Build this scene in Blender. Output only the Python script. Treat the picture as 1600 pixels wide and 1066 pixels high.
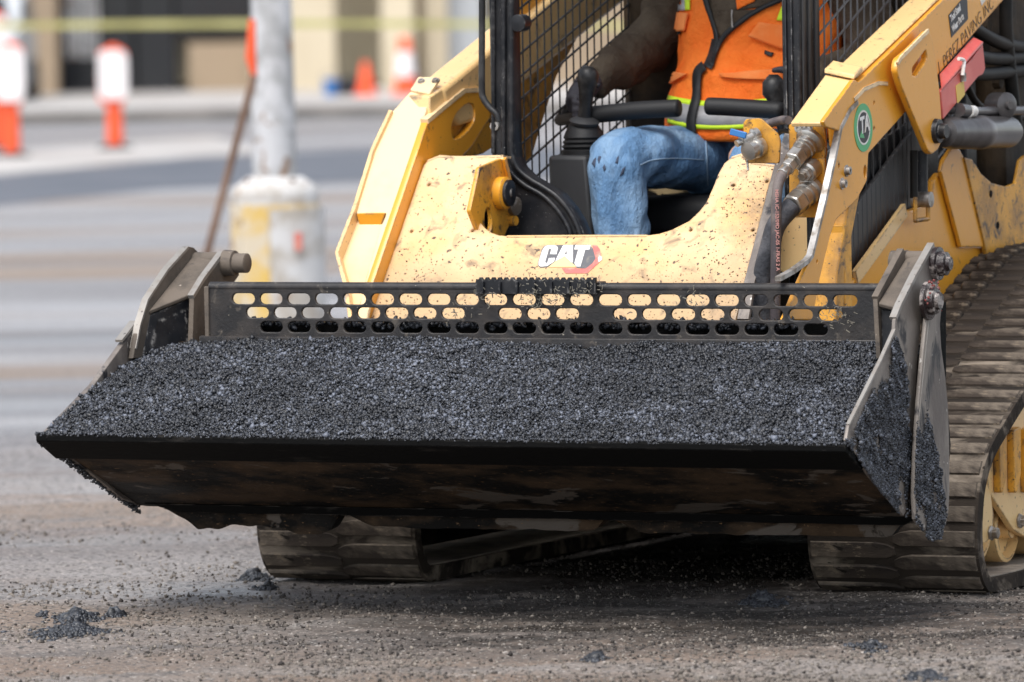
import bpy, bmesh, math, random
import numpy as np
from mathutils import Vector, Matrix, noise as mnoise
from mathutils.bvhtree import BVHTree

random.seed(7); rng = np.random.default_rng(7)
for o in list(bpy.data.objects): bpy.data.objects.remove(o)
sc = bpy.context.scene; COL = sc.collection
R = math.radians

# ------------------------------------------------------------------ camera, sky, sun, exposure
FPX, CAMH = 10800.0, 1.55                      # focal length in 1600-px-wide pixels, eye height
PITCH, ROLL, YAW = math.atan(573/10800), R(1.06), R(25)
ORG = Vector((-.194, 16.373, 0))               # the loader's origin: ground below the middle of the bucket lip
_d = Vector((0, math.cos(PITCH), -math.sin(PITCH)))
_r0 = Vector((1, 0, 0)); _u0 = Vector((0, math.sin(PITCH), math.cos(PITCH)))
_r = _r0*math.cos(ROLL) - _u0*math.sin(ROLL); _u = _r0*math.sin(ROLL) + _u0*math.cos(ROLL)
CAM = Vector((0, 0, CAMH))
cd = bpy.data.cameras.new('camera'); cam = bpy.data.objects.new('camera', cd); COL.objects.link(cam)
cam.matrix_world = Matrix(((_r.x, _u.x, -_d.x, 0), (_r.y, _u.y, -_d.y, 0), (_r.z, _u.z, -_d.z, CAMH), (0, 0, 0, 1)))
cd.sensor_width = 36; cd.lens = FPX/1600*36; cd.clip_end = 3000; cd.clip_start = .5
cd.dof.use_dof = True; cd.dof.focus_distance = 16.75; cd.dof.aperture_fstop = 4.6
sc.camera = cam
SUN_DIR = Vector((-.26, -.46, .85)).normalized()     # towards the sun
w = bpy.data.worlds.new('World'); sc.world = w; w.use_nodes = True
nt = w.node_tree; nt.nodes.clear()
sky = nt.nodes.new('ShaderNodeTexSky'); sky.sky_type = 'NISHITA'; sky.sun_disc = False
sky.sun_elevation = math.asin(SUN_DIR.z); sky.sun_rotation = math.atan2(SUN_DIR.x, SUN_DIR.y)
sky.air_density = 1.0; sky.dust_density = 1.2; sky.ozone_density = 1.0
bg = nt.nodes.new('ShaderNodeBackground'); bg.inputs[1].default_value = .15
wo = nt.nodes.new('ShaderNodeOutputWorld')
hs = nt.nodes.new('ShaderNodeHueSaturation'); hs.inputs['Saturation'].default_value = .38      # thin high cloud: a paler sky
nt.links.new(sky.outputs[0], hs.inputs['Color']); nt.links.new(hs.outputs[0], bg.inputs[0]); nt.links.new(bg.outputs[0], wo.inputs[0])
sl = bpy.data.lights.new('sun', 'SUN'); sl.energy = 2.4; sl.angle = R(38); sl.color = (1, .965, .92)
so = bpy.data.objects.new('sun', sl); COL.objects.link(so)
so.rotation_euler = SUN_DIR.to_track_quat('Z', 'Y').to_euler()
sc.view_settings.view_transform = 'Standard'; sc.view_settings.look = 'None'
sc.view_settings.exposure = .68; sc.view_settings.gamma = 1; sc.view_settings.use_curve_mapping = False
sc.render.engine = 'CYCLES'

# ------------------------------------------------------------------ measuring helpers
LX = Vector((math.cos(YAW), -math.sin(YAW), 0)); LY = Vector((math.sin(YAW), math.cos(YAW), 0)); LZ = Vector((0, 0, 1))
CL = Vector(((CAM-ORG).dot(LX), (CAM-ORG).dot(LY), CAMH))
def ray(px, py): return _d + _r*((px-800)/FPX) - _u*((py-533)/FPX)
def lray(px, py):
    r = ray(px, py); return Vector((r.dot(LX), r.dot(LY), r.z))
def _on(px, py, i, val):
    r = lray(px, py); return CL + r*((val-CL[i])/r[i])
def pu(px, py, u): return _on(px, py, 0, u)      # machine-frame point of a sight line on the plane u = const
def pv(px, py, v): return _on(px, py, 1, v)
def pz(px, py, z): return _on(px, py, 2, z)
def gw(px, py, z=0.0):                           # world point on the ground
    r = ray(px, py); return CAM + r*((z-CAMH)/r.z)
def yw(px, py, Y):                               # world point at distance Y
    r = ray(px, py); return CAM + r*(Y/r.y)
class Frame:
    def __init__(s, o, ex, ey):
        s.o = Vector(o); s.ex = Vector(ex).normalized(); s.ey = Vector(ey).normalized(); s.n = s.ex.cross(s.ey)
    def p(s, x, y, z=0): return s.o + s.ex*x + s.ey*y + s.n*z
    def px(s, a, b, world=False):
        c, r = (CAM, ray(a, b)) if world else (CL, lray(a, b))
        q = c + r*((s.o-c).dot(s.n)/r.dot(s.n)) - s.o
        return (q.dot(s.ex), q.dot(s.ey))
    def pxs(s, pts): return [s.px(*q) for q in pts]
def FU(u, sgn=1): return Frame((u, 0, 0), (0, 1, 0), (0, 0, 1))          # normal +u
def FV(v): return Frame((0, v, 0), (1, 0, 0), (0, 0, 1))                 # normal -v (to the front)

# ------------------------------------------------------------------ materials
def mat(name, col, rough=.5, metal=0, col2=None, sc2=4., lo=.45, hi=.6, dirt=None, dsc=14., dlo=.58, dhi=.66,
        bump=0., bsc=60., coat=0., spec=.5, stretch=(1, 1, 1), rvar=0., tone=None, speck=None, ssc=90., sth=.69, grad=None, detail=8, fine=None, fsc=210., fth=.64, edge=None, erad=.007, eth=.5, gradx=None):
    m = bpy.data.materials.new(name); m.use_nodes = True; n = m.node_tree; n.nodes.clear(); L = n.links.new
    out = n.nodes.new('ShaderNodeOutputMaterial'); b = n.nodes.new('ShaderNodeBsdfPrincipled'); L(b.outputs[0], out.inputs[0])
    b.inputs['Metallic'].default_value = metal; b.inputs['Roughness'].default_value = rough
    b.inputs['Specular IOR Level'].default_value = spec; b.inputs['Coat Weight'].default_value = coat; b.inputs['Coat Roughness'].default_value = .15
    tc = n.nodes.new('ShaderNodeTexCoord'); mp = n.nodes.new('ShaderNodeMapping'); mp.inputs['Scale'].default_value = stretch
    L(tc.outputs['Object'], mp.inputs[0])
    def noise(scale, det=detail, r=.6, dist=0.):
        t = n.nodes.new('ShaderNodeTexNoise'); t.inputs['Scale'].default_value = scale; t.inputs['Detail'].default_value = det
        t.inputs['Roughness'].default_value = r; t.inputs['Distortion'].default_value = dist; L(mp.outputs[0], t.inputs[0]); return t.outputs[0]
    def rmp(src, a, c):
        t = n.nodes.new('ShaderNodeMapRange'); t.inputs[1].default_value = a; t.inputs[2].default_value = c; L(src, t.inputs[0]); t.clamp = True; return t.outputs[0]
    def mix(f, A, B):
        t = n.nodes.new('ShaderNodeMix'); t.data_type = 'RGBA'
        if isinstance(f, float): t.inputs[0].default_value = f
        else: L(f, t.inputs[0])
        for k, X in ((6, A), (7, B)):
            if isinstance(X, tuple): t.inputs[k].default_value = (*X, 1)
            else: L(X, t.inputs[k])
        return t.outputs[2]
    c = tuple(col)
    if col2: c = mix(rmp(noise(sc2), lo, hi), c, tuple(col2))
    if grad:                                             # dust / grime below or above a height, broken up by noise
        gz0, gz1, gcol, gn = grad
        sx = n.nodes.new('ShaderNodeSeparateXYZ'); L(tc.outputs['Object'], sx.inputs[0])
        ad = n.nodes.new('ShaderNodeMath'); ad.operation = 'MULTIPLY_ADD'; L(noise(9.), ad.inputs[0]); ad.inputs[1].default_value = gn; L(sx.outputs[2], ad.inputs[2])
        c = mix(rmp(ad.outputs[0], gz0, gz1), c, tuple(gcol))
    if gradx:
        sxx_ = n.nodes.new('ShaderNodeSeparateXYZ'); L(tc.outputs['Object'], sxx_.inputs[0]); a0, a1, gcol, gn = gradx
        ad = n.nodes.new('ShaderNodeMath'); ad.operation = 'MULTIPLY_ADD'; L(noise(8.), ad.inputs[0]); ad.inputs[1].default_value = gn; L(sxx_.outputs[0], ad.inputs[2])
        mm = n.nodes.new('ShaderNodeMath'); mm.operation = 'MULTIPLY'; L(rmp(ad.outputs[0], a0, a1), mm.inputs[0]); L(rmp(noise(24., 8, .7), .40, .62), mm.inputs[1])
        c = mix(mm.outputs[0], c, tuple(gcol))
    if dirt: c = mix(rmp(noise(dsc, dist=.5), dlo, dhi), c, tuple(dirt))
    if speck: c = mix(rmp(noise(ssc, 3, .5), sth, sth+.03), c, tuple(speck))
    if fine: c = mix(rmp(noise(fsc, 4, .7), fth, fth+.08), c, tuple(fine))
    if tone:
        at = n.nodes.new('ShaderNodeAttribute'); at.attribute_name = 'tone'
        c = mix(at.outputs['Fac'], c, tuple(tone))
    if edge:                                             # paint worn off along the edges
        bv = n.nodes.new('ShaderNodeBevel'); bv.samples = 4; bv.inputs['Radius'].default_value = erad
        ge = n.nodes.new('ShaderNodeNewGeometry'); dt = n.nodes.new('ShaderNodeVectorMath'); dt.operation = 'DOT_PRODUCT'
        L(bv.outputs[0], dt.inputs[0]); L(ge.outputs['Normal'], dt.inputs[1])
        iv = n.nodes.new('ShaderNodeMapRange'); iv.inputs[1].default_value = 1.; iv.inputs[2].default_value = .9; L(dt.outputs['Value'], iv.inputs[0])
        mm = n.nodes.new('ShaderNodeMath'); mm.operation = 'MULTIPLY'; L(iv.outputs[0], mm.inputs[0]); L(rmp(noise(38, 5, .7), eth-.06, eth+.06), mm.inputs[1])
        c = mix(mm.outputs[0], c, tuple(edge))
    if isinstance(c, tuple): b.inputs['Base Color'].default_value = (*c, 1)
    else: L(c, b.inputs['Base Color'])
    if rvar:
        t = n.nodes.new('ShaderNodeMapRange'); t.inputs[3].default_value = max(.03, rough-rvar); t.inputs[4].default_value = min(1, rough+rvar)
        t.inputs[1].default_value = .35; t.inputs[2].default_value = .65; L(noise(7.), t.inputs[0]); L(t.outputs[0], b.inputs['Roughness'])
    if bump:
        bp = n.nodes.new('ShaderNodeBump'); bp.inputs['Strength'].default_value = 1; bp.inputs['Distance'].default_value = bump
        L(noise(bsc, 6, .65), bp.inputs['Height']); L(bp.outputs[0], b.inputs['Normal'])
    return m
M = {}
YEL = (.78, .345, .025)
M['yellow'] = mat('yellow_paint', YEL, .38, edge=(.16, .12, .09), coat=.3, fine=(.45, .22, .04), fth=.67, col2=(.66, .30, .03), sc2=3, lo=.5, hi=.75, dirt=(.20, .12, .05), dsc=22, dlo=.66, dhi=.74, speck=(.05, .035, .02), ssc=120, sth=.71, bump=.0006, bsc=30)
M['yellow_grimy'] = mat('grimy_yellow_paint', (.72, .34, .03), .42, edge=(.10, .07, .05), col2=(.42, .2, .03), sc2=9, lo=.45, hi=.62, dirt=(.09, .05, .025), dsc=26, dlo=.55, dhi=.66, speck=(.04, .03, .02), ssc=140, sth=.66, bump=.001, bsc=60)
M['yellow_dusty_lit'] = mat('dusty_lit_yellow_paint', (.77, .50, .22), .40, edge=(.16, .12, .09), fine=(.42, .28, .15), fth=.66, coat=.25, col2=(.78, .55, .25), sc2=4, lo=.42, hi=.7, dirt=(.30, .21, .13), dsc=13, dlo=.61, dhi=.70, speck=(.10, .07, .05), ssc=85, sth=.675, bump=.0008, bsc=45)  # dust tone plus the brightness of lit faces, put into the paint
M['yellow_faded_lit'] = mat('faded_lit_yellow_paint', (.82, .60, .34), .38, edge=(.16, .12, .09), fine=(.45, .33, .2), fth=.68, coat=.3, col2=(.78, .48, .17), sc2=3, lo=.5, hi=.8, dirt=(.33, .26, .22), dsc=11, dlo=.70, dhi=.75, speck=(.2, .15, .1), ssc=70, sth=.74, bump=.0005, bsc=30)  # fading and front-face highlight together in one cream colour
M['cross'] = mat('dirty_cross_member_paint', (.75, .51, .275), .5, gradx=(.52, .80, (.33, .22, .13), .6), edge=(.16, .12, .09), coat=.05, fine=(.40, .26, .14), fth=.62, col2=(.68, .38, .12), sc2=5, lo=.45, hi=.7, dirt=(.26, .175, .10), dsc=19, dlo=.56, dhi=.70, speck=(.08, .05, .03), ssc=80, sth=.645, bump=.0012, bsc=55,
                 grad=(.96, .86, (.52, .34, .17), .16))  # pale base also carries the brightness of its lit, tilted face
M['steel'] = mat('worn_steel', (.42, .40, .38), .45, .55, col2=(.2, .17, .14), sc2=25, bump=.0008, bsc=80)
M['chrome'] = mat('zinc_fitting_steel', (.50, .48, .45), .32, .85, col2=(.25, .21, .16), sc2=18, lo=.5, hi=.75)
M['black'] = mat('black_paint', (.009, .010, .013), .42, edge=(.22, .21, .2), eth=.56, spec=.35, col2=(.028, .027, .029), sc2=16, lo=.45, hi=.7, speck=(.28, .27, .26), ssc=190, sth=.71, bump=.0006, bsc=90, rvar=.12)
M['grille'] = mat('grille_black_steel', (.016, .015, .016), .45, edge=(.12, .105, .09), eth=.54, erad=.003, spec=.4, col2=(.038, .032, .029), sc2=14, lo=.45, hi=.65, dirt=(.10, .085, .07), dsc=30, dlo=.6, dhi=.72, speck=(.36, .32, .26), ssc=110, sth=.725, bump=.0012, bsc=110, rvar=.12)
M['bucket'] = mat('asphalt_stained_bucket_steel', (.004, .0035, .003), .7, 0, spec=.2, col2=(.060, .038, .022), sc2=9, lo=.44, hi=.60, dirt=(.10, .085, .072), dsc=6, dlo=.565, dhi=.585, fine=(.13, .08, .045), fsc=70., fth=.62, speck=(.2, .12, .06), ssc=120, sth=.69, bump=.003, bsc=60, stretch=(.6, 1, 1), rvar=.15)
M['edge'] = mat('cutting_edge_steel', (.003, .003, .003), .75, 0, spec=.1, edge=(.10, .09, .08), eth=.56, erad=.004, col2=(.022, .02, .018), sc2=8, lo=.6, hi=.64, bump=.0015, bsc=70, stretch=(.3, 1, 1))
M['dusty_steel'] = mat('dust_covered_steel', (.135, .108, .085), .75, col2=(.08, .065, .052), sc2=9, dirt=(.06, .05, .045), dsc=20, dlo=.62, dhi=.7, speck=(.4, .34, .28), ssc=100, sth=.72, bump=.0012, bsc=90)
M['plate_worn'] = mat('scuffed_bucket_side', (.24, .21, .185), .5, .25, col2=(.13, .11, .10), sc2=7, lo=.46, hi=.6, dirt=(.03, .03, .035), dsc=11, dlo=.55, dhi=.62, speck=(.6, .57, .52), ssc=90, sth=.71, bump=.0015, bsc=70, stretch=(1, 1, .5))
M['bare'] = mat('bare_edge_steel', (.32, .30, .275), .45, .4, col2=(.28, .25, .22), sc2=30, speck=(.05, .04, .04), ssc=100, sth=.68)
M['asphalt'] = mat('loose_asphalt', (.008, .009, .012), .42, spec=.65, tone=(.15, .165, .205), bump=.0008, bsc=500)
M['asphalt_base'] = mat('asphalt_mass', (.014, .015, .018), .6, bump=.003, bsc=250)
M['rubber'] = mat('dusty_track_rubber', (.042, .034, .028), .9, spec=.08, col2=(.022, .019, .017), sc2=5, lo=.42, hi=.6, dirt=(.24, .20, .16), dsc=9, dlo=.50, dhi=.64, speck=(.03, .025, .02), ssc=50, sth=.68, bump=.004, bsc=35, stretch=(.35, 1, 1))
M['rubber_dark'] = mat('track_lug_rubber', (.055, .044, .036), .9, spec=.08, col2=(.026, .023, .022), sc2=5, lo=.42, hi=.6, dirt=(.26, .215, .17), dsc=7, dlo=.43, dhi=.58, fine=(.18, .145, .11), fsc=60., fth=.58, speck=(.02, .017, .015), ssc=45, bump=.003, bsc=60, stretch=(.4, 1, 1))
M['rubber_in'] = mat('track_inside_rubber', (.36, .31, .25), .75, col2=(.2, .17, .14), sc2=10, bump=.003, bsc=50)
M['plastic'] = mat('black_plastic', (.012, .012, .013), .45, spec=.4, col2=(.035, .034, .034), sc2=30, bump=.0003, bsc=300)
M['grey_plastic'] = mat('dark_grey_plastic', (.030, .030, .032), .55, col2=(.035, .035, .036), sc2=8, bump=.0004, bsc=250)
M['foam'] = mat('lap_bar_foam', (.012, .012, .013), .55, spec=.4, bump=.0008, bsc=220)
M['wall_grey'] = mat('cab_rear_grey', (.16, .16, .165), .6, col2=(.1, .1, .1), sc2=5)
M['dark'] = mat('dark_undercarriage', (.006, .005, .005), .9, spec=.15, col2=(.03, .024, .018), sc2=6, bump=.003, bsc=40)
M['engine'] = mat('oily_engine_bay', (.05, .032, .017), .7, spec=.3, col2=(.012, .009, .007), sc2=5, bump=.004, bsc=25)
M['slat'] = mat('grey_plastic_slat', (.022, .023, .026), .5, col2=(.04, .04, .042), sc2=4, speck=(.2, .19, .18), ssc=120, sth=.72, stretch=(1, 1, .3))
M['red'] = mat('red_paint', (.62, .09, .075), .42, edge=(.3, .12, .1), coat=.2, col2=(.72, .16, .13), sc2=4)
M['hose'] = mat('braided_hose', (.06, .05, .055), .6, col2=(.16, .13, .12), sc2=12, bump=.0012, bsc=400)
M['hose_fat'] = mat('sleeved_hose', (.035, .037, .045), .75, col2=(.09, .09, .1), sc2=14, bump=.004, bsc=70)
M['hose_shiny'] = mat('black_hydraulic_hose', (.006, .0055, .005), .55, spec=.25, col2=(.018, .014, .011), sc2=8)
M['blue'] = mat('blue_plastic', (.03, .16, .42), .4)
M['cylinder'] = mat('painted_cylinder', (.075, .07, .07), .3, .4, col2=(.13, .12, .12), sc2=6, speck=(.5, .5, .5), ssc=60, sth=.72)
M['grease'] = mat('black_grease', (.02, .012, .012), .2, col2=(.30, .26, .24), sc2=35, lo=.5, hi=.6, bump=.003, bsc=90)
M['white_ink'] = mat('white_decal', (.78, .77, .75), .5, col2=(.68, .62, .55), sc2=40)
M['grey_ink'] = mat('grey_decal', (.10, .10, .11), .6, col2=(.20, .18, .16), sc2=70, lo=.55, hi=.7)
M['red_ink'] = mat('faded_red_decal', (.55, .13, .11), .5, col2=(.6, .27, .2), sc2=40)
M['tri_ink'] = mat('yellow_decal', (.80, .58, .26), .5)
M['green_ink'] = mat('green_decal', (.10, .42, .18), .5)
M['black_ink'] = mat('black_decal', (.025, .025, .032), .5)
M['pink_ink'] = mat('hose_lettering', (.45, .22, .2), .6)
M['label'] = mat('yellow_label', (.75, .5, .1), .5)
M['vest'] = mat('orange_vest_fabric', (.95, .165, .016), .75, col2=(.96, .25, .035), sc2=6, lo=.4, hi=.7, bump=.016, bsc=16, spec=.25)
M['vest_pale'] = mat('orange_flap_fabric', (.90, .21, .04), .75, col2=(.9, .28, .08), sc2=9, bump=.001, bsc=160, spec=.25)
M['lime'] = mat('fluorescent_lime', (.62, .85, .03), .7)
M['silver'] = mat('reflective_tape', (.42, .41, .41), .5, .1, col2=(.33, .32, .32), sc2=16, bump=.001, bsc=60)
M['zip'] = mat('zip_tape', (.010, .010, .011), .6, bump=.0006, bsc=300)
M['jacket'] = mat('brown_jacket', (.065, .048, .034), .9, col2=(.10, .078, .056), sc2=9, bump=.02, bsc=17, spec=.2)
M['denim'] = mat('blue_denim', (.13, .25, .43), .85, col2=(.27, .40, .56), sc2=7, lo=.42, hi=.68, dirt=(.06, .13, .25), dsc=9, dlo=.52, dhi=.75, bump=.018, bsc=22, spec=.2, stretch=(1.6, 1, .7))
M['stitch'] = mat('denim_stitching', (.30, .42, .55), .8)
M['oil'] = mat('dark_oil_stain', (.045, .06, .10), .85)
M['glove'] = mat('black_glove', (.03, .028, .036), .7, bump=.001, bsc=150)
M['skin'] = mat('skin', (.45, .26, .18), .5)
M['seat'] = mat('black_vinyl_seat', (.010, .010, .011), .5, spec=.35, bump=.0006, bsc=180)
M['seat_foam'] = mat('torn_seat_foam', (.50, .38, .20), .85, bump=.002, bsc=120)
M['ground'] = None
M['grit'] = mat('loose_grit', (.035, .03, .028), .7, tone=(.27, .235, .20), spec=.25)
M['strip'] = mat('fresh_asphalt_strip', (.07, .078, .098), .55, col2=(.10, .105, .125), sc2=.8)
M['gutter'] = mat('pale_concrete', (.46, .44, .42), .7, col2=(.36, .33, .31), sc2=.8)
M['sidewalk'] = mat('sidewalk_concrete', (.30, .285, .27), .8, col2=(.23, .20, .18), sc2=.6)
M['tan_wall'] = mat('tan_stucco', (.33, .25, .17), .8, col2=(.29, .22, .15), sc2=.8)
M['cream'] = mat('cream_stucco', (.60, .52, .38), .8, col2=(.54, .46, .33), sc2=.7)
M['olive'] = mat('olive_wall', (.32, .28, .20), .8, col2=(.38, .34, .25), sc2=.6)  # olive wall colour with random variation
M['glass'] = mat('dark_storefront_glass', (.008, .010, .014), .12, spec=.6)
M['frame_dark'] = mat('dark_window_frame', (.015, .015, .018), .5)
M['pale_door'] = mat('pale_metal_door', (.42, .44, .46), .5)
M['or_plastic'] = mat('safety_orange_plastic', (.85, .10, .025), .5)
M['wh_sheet'] = mat('white_reflective_sheet', (.80, .76, .76), .5)
M['tape'] = mat('yellow_barrier_tape', (.42, .39, .15), .4)
M['pole'] = mat('flaking_silver_paint', (.36, .36, .36), .55, .1, col2=(.54, .54, .55), sc2=6, lo=.45, hi=.55, dirt=(.25, .15, .09), dsc=7, dlo=.58, dhi=.64, bump=.003, bsc=14)
M['ped_y'] = mat('worn_yellow_footing', (.62, .42, .12), .8, col2=(.58, .50, .38), sc2=5, lo=.42, hi=.55, dirt=(.28, .17, .09), dsc=8, dlo=.6, dhi=.66)
M['ped_w'] = mat('white_footing', (.60, .59, .58), .8, col2=(.42, .38, .33), sc2=6, dirt=(.3, .18, .1), dsc=9, dlo=.6, dhi=.68)
M['rusty'] = mat('rusty_bar', (.12, .065, .04), .7, col2=(.2, .12, .08), sc2=4)
M['paint_white'] = mat('white_car_paint', (.6, .62, .64), .3, coat=.5)
M['leafless'] = mat('black_bag_plastic', (.012, .012, .014), .35)
M['straw'] = mat('dry_straw', (.22, .20, .16), .85)
M['tyre'] = mat('black_tyre', (.02, .02, .02), .8)

# ------------------------------------------------------------------ object helpers
def root_off(o):
    while o is not None and o.parent is not None: o = o.parent
    return Vector(o['off']) if o is not None and 'off' in o else Vector((0, 0, 0))
def link(name, me, m, parent=None, bevel=0., smooth=35, segs=2):
    if m is not None and not me.materials: me.materials.append(M[m] if isinstance(m, str) else m)
    off = root_off(parent)
    if off.length > 0: me.transform(Matrix.Translation(-off))
    me.update()
    if smooth:
        me.polygons.foreach_set('use_smooth', [True]*len(me.polygons)); me.set_sharp_from_angle(angle=R(smooth))
    o = bpy.data.objects.new(name, me); COL.objects.link(o); o.parent = parent
    if bevel:
        b = o.modifiers.new('bevel', 'BEVEL'); b.width = bevel; b.segments = segs; b.limit_method = 'ANGLE'; b.angle_limit = R(40); b.harden_normals = False
    return o
def fix(bm): bmesh.ops.recalc_face_normals(bm, faces=bm.faces)
class MB:
    def __init__(s): s.v = []; s.f = []
    def add(s, vs, fs):
        k = len(s.v); s.v += [tuple(q) for q in vs]; s.f += [tuple(i+k for i in f) for f in fs]; return s
    def box(s, a, b, mtx=None):
        (x0, y0, z0), (x1, y1, z1) = a, b
        vs = [Vector(q) for q in ((x0,y0,z0),(x1,y0,z0),(x1,y1,z0),(x0,y1,z0),(x0,y0,z1),(x1,y0,z1),(x1,y1,z1),(x0,y1,z1))]
        if mtx is not None: vs = [mtx @ q for q in vs]
        return s.add(vs, [(0,3,2,1),(4,5,6,7),(0,1,5,4),(1,2,6,5),(2,3,7,6),(3,0,4,7)])
    def hexa(s, q):                                           # 8 corners: bottom loop then top loop
        return s.add(q, [(0,3,2,1),(4,5,6,7),(0,1,5,4),(1,2,6,5),(2,3,7,6),(3,0,4,7)])
    def prism(s, poly, vec):
        n = len(poly); vec = Vector(vec); p = [Vector(q) for q in poly]
        return s.add(p+[q+vec for q in p], [tuple(range(n)), tuple(range(2*n-1, n-1, -1))]+[(i, n+i, n+(i+1) % n, (i+1) % n) for i in range(n)])
    def tube(s, pts, rad, n=12, cap=True):
        pts = [Vector(p) for p in pts]; rr = rad if isinstance(rad, (list, tuple)) else [rad]*len(pts)
        t0 = (pts[1]-pts[0]).normalized(); nrm = t0.orthogonal().normalized(); k = len(s.v)
        for i, p in enumerate(pts):
            a = pts[max(0, i-1)]; b = pts[min(len(pts)-1, i+1)]; t = (b-a).normalized()
            nrm = (nrm - t*nrm.dot(t)).normalized(); bn = t.cross(nrm)
            for j in range(n):
                an = 2*math.pi*j/n; s.v.append(tuple(p+(nrm*math.cos(an)+bn*math.sin(an))*rr[i]))
        for i in range(len(pts)-1):
            for j in range(n): s.f.append((k+i*n+j, k+i*n+(j+1) % n, k+(i+1)*n+(j+1) % n, k+(i+1)*n+j))
        if cap:
            s.f.append(tuple(k+j for j in range(n-1, -1, -1))); e = k+(len(pts)-1)*n; s.f.append(tuple(e+j for j in range(n)))
        return s
    def lathe(s, o, ax, prof, n=24):                          # prof: (distance along the axis, radius)
        o = Vector(o); ax = Vector(ax).normalized(); pts = [o+ax*a for a, r in prof]; a1 = ax.orthogonal().normalized(); a2 = ax.cross(a1); k = len(s.v)
        for p, (a, r) in zip(pts, prof):
            for j in range(n):
                an = 2*math.pi*j/n; s.v.append(tuple(p+(a1*math.cos(an)+a2*math.sin(an))*max(r, 1e-5)))
        for i in range(len(prof)-1):
            for j in range(n): s.f.append((k+i*n+j, k+i*n+(j+1) % n, k+(i+1)*n+(j+1) % n, k+(i+1)*n+j))
        s.f.append(tuple(k+j for j in range(n-1, -1, -1))); e = k+(len(prof)-1)*n; s.f.append(tuple(e+j for j in range(n)))
        return s
    def mesh(s, name='mesh'):
        me = bpy.data.meshes.new(name); me.from_pydata(s.v, [], s.f); me.update()
        bm = bmesh.new(); bm.from_mesh(me); fix(bm); bm.to_mesh(me); bm.free(); return me
    def build(s, name, m, parent=None, bevel=0., smooth=35, segs=2): return link(name, s.mesh(name), m, parent, bevel, smooth, segs)
def curve_mesh(loops, t, bev=0., res=1):
    cu = bpy.data.curves.new('c', 'CURVE'); cu.dimensions = '2D'; cu.fill_mode = 'BOTH'; cu.extrude = max(0, t/2-bev); cu.bevel_depth = bev; cu.bevel_resolution = res; cu.offset = -bev
    for lp in loops:
        sp = cu.splines.new('POLY'); sp.points.add(len(lp)-1)
        for i, q in enumerate(lp): sp.points[i].co = (q[0], q[1], 0, 1)
        sp.use_cyclic_u = True
    o = bpy.data.objects.new('c', cu); COL.objects.link(o); dg = bpy.context.evaluated_depsgraph_get(); dg.update()
    me = bpy.data.meshes.new_from_object(o.evaluated_get(dg)); bpy.data.objects.remove(o); bpy.data.curves.remove(cu); me.materials.clear()
    return me
def plate(name, F, loops, t, m, parent, bev=.0015, z=0., smooth=35):
    """flat plate with holes; its front face lies z in front of the frame plane and its body behind it"""
    if isinstance(loops[0][0], (int, float)): loops = [loops]
    me = curve_mesh(loops, t, bev)
    X = Matrix(((F.ex.x, F.ey.x, F.n.x, 0), (F.ex.y, F.ey.y, F.n.y, 0), (F.ex.z, F.ey.z, F.n.z, 0), (0, 0, 0, 1)))
    c = F.o + F.n*(z-t/2); X.translation = c; me.transform(X)
    return link(name, me, m, parent, 0, smooth)
def smoothp(pts, it=2, closed=True):
    pts = [tuple(p) for p in pts]
    for _ in range(it):
        q = []; n = len(pts)
        for i in range(n if closed else n-1):
            a, b = pts[i], pts[(i+1) % n]
            q += [tuple(.75*x+.25*y for x, y in zip(a, b)), tuple(.25*x+.75*y for x, y in zip(a, b))]
        if not closed: q = [pts[0]]+q+[pts[-1]]
        pts = q
    return pts
def roundp(pts, r, seg=4):                                     # polygon with small rounded corners
    out = []; n = len(pts)
    for i in range(n):
        p = Vector(pts[i]); a = Vector(pts[i-1]); b = Vector(pts[(i+1) % n]); da = a-p; db = b-p; k = min(r, da.length*.45, db.length*.45)
        A = p+da.normalized()*k; B = p+db.normalized()*k
        for j in range(seg+1):
            t = j/seg; out.append(tuple(A*(1-t)**2+p*2*t*(1-t)+B*t*t))
    return out
def circ(c, r, n=24, ry=None): return [(c[0]+r*math.cos(2*math.pi*i/n), c[1]+(ry or r)*math.sin(2*math.pi*i/n)) for i in range(n)]
def stadium(cx, cy, hw, hh, n=6):
    out = []
    for k in range(n+1): a = -math.pi/2+math.pi*k/n; out.append((cx+hw-hh+hh*math.cos(a), cy+hh*math.sin(a)))
    for k in range(n+1): a = math.pi/2+math.pi*k/n; out.append((cx-hw+hh+hh*math.cos(a), cy+hh*math.sin(a)))
    return out
def text_mesh(s, F, x, y, size, ang=0., sx=1., shear=0., t=.0006, bold=0.):
    cu = bpy.data.curves.new('t', 'FONT'); cu.body = s; cu.size = size; cu.extrude = t; cu.shear = shear; cu.offset = bold; cu.align_y = 'CENTER'
    o = bpy.data.objects.new('t', cu); COL.objects.link(o); dg = bpy.context.evaluated_depsgraph_get(); dg.update()
    me = bpy.data.meshes.new_from_object(o.evaluated_get(dg)); bpy.data.objects.remove(o); me.materials.clear()
    ca, sa = math.cos(ang), math.sin(ang)
    ex = F.ex*ca+F.ey*sa; ey = -F.ex*sa+F.ey*ca
    X = Matrix(((ex.x*sx, ey.x, F.n.x, 0), (ex.y*sx, ey.y, F.n.y, 0), (ex.z*sx, ey.z, F.n.z, 0), (0, 0, 0, 1))); X.translation = F.p(x, y)
    me.transform(X); return me
def thing(name, label, cat, loc=(0, 0, 0), rot=0., group=None, off=None):
    o = bpy.data.objects.new(name, None); COL.objects.link(o); o.location = loc; o.rotation_euler = (0, 0, rot); o['label'] = label; o['category'] = cat
    o.empty_display_size = .1
    if group: o['group'] = group
    if off: o['off'] = off
    return o
def tag(o, label, cat, group=None):
    o['label'] = label; o['category'] = cat
    if group: o['group'] = group
    return o
def kind(o, k): o['kind'] = k; return o
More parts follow.
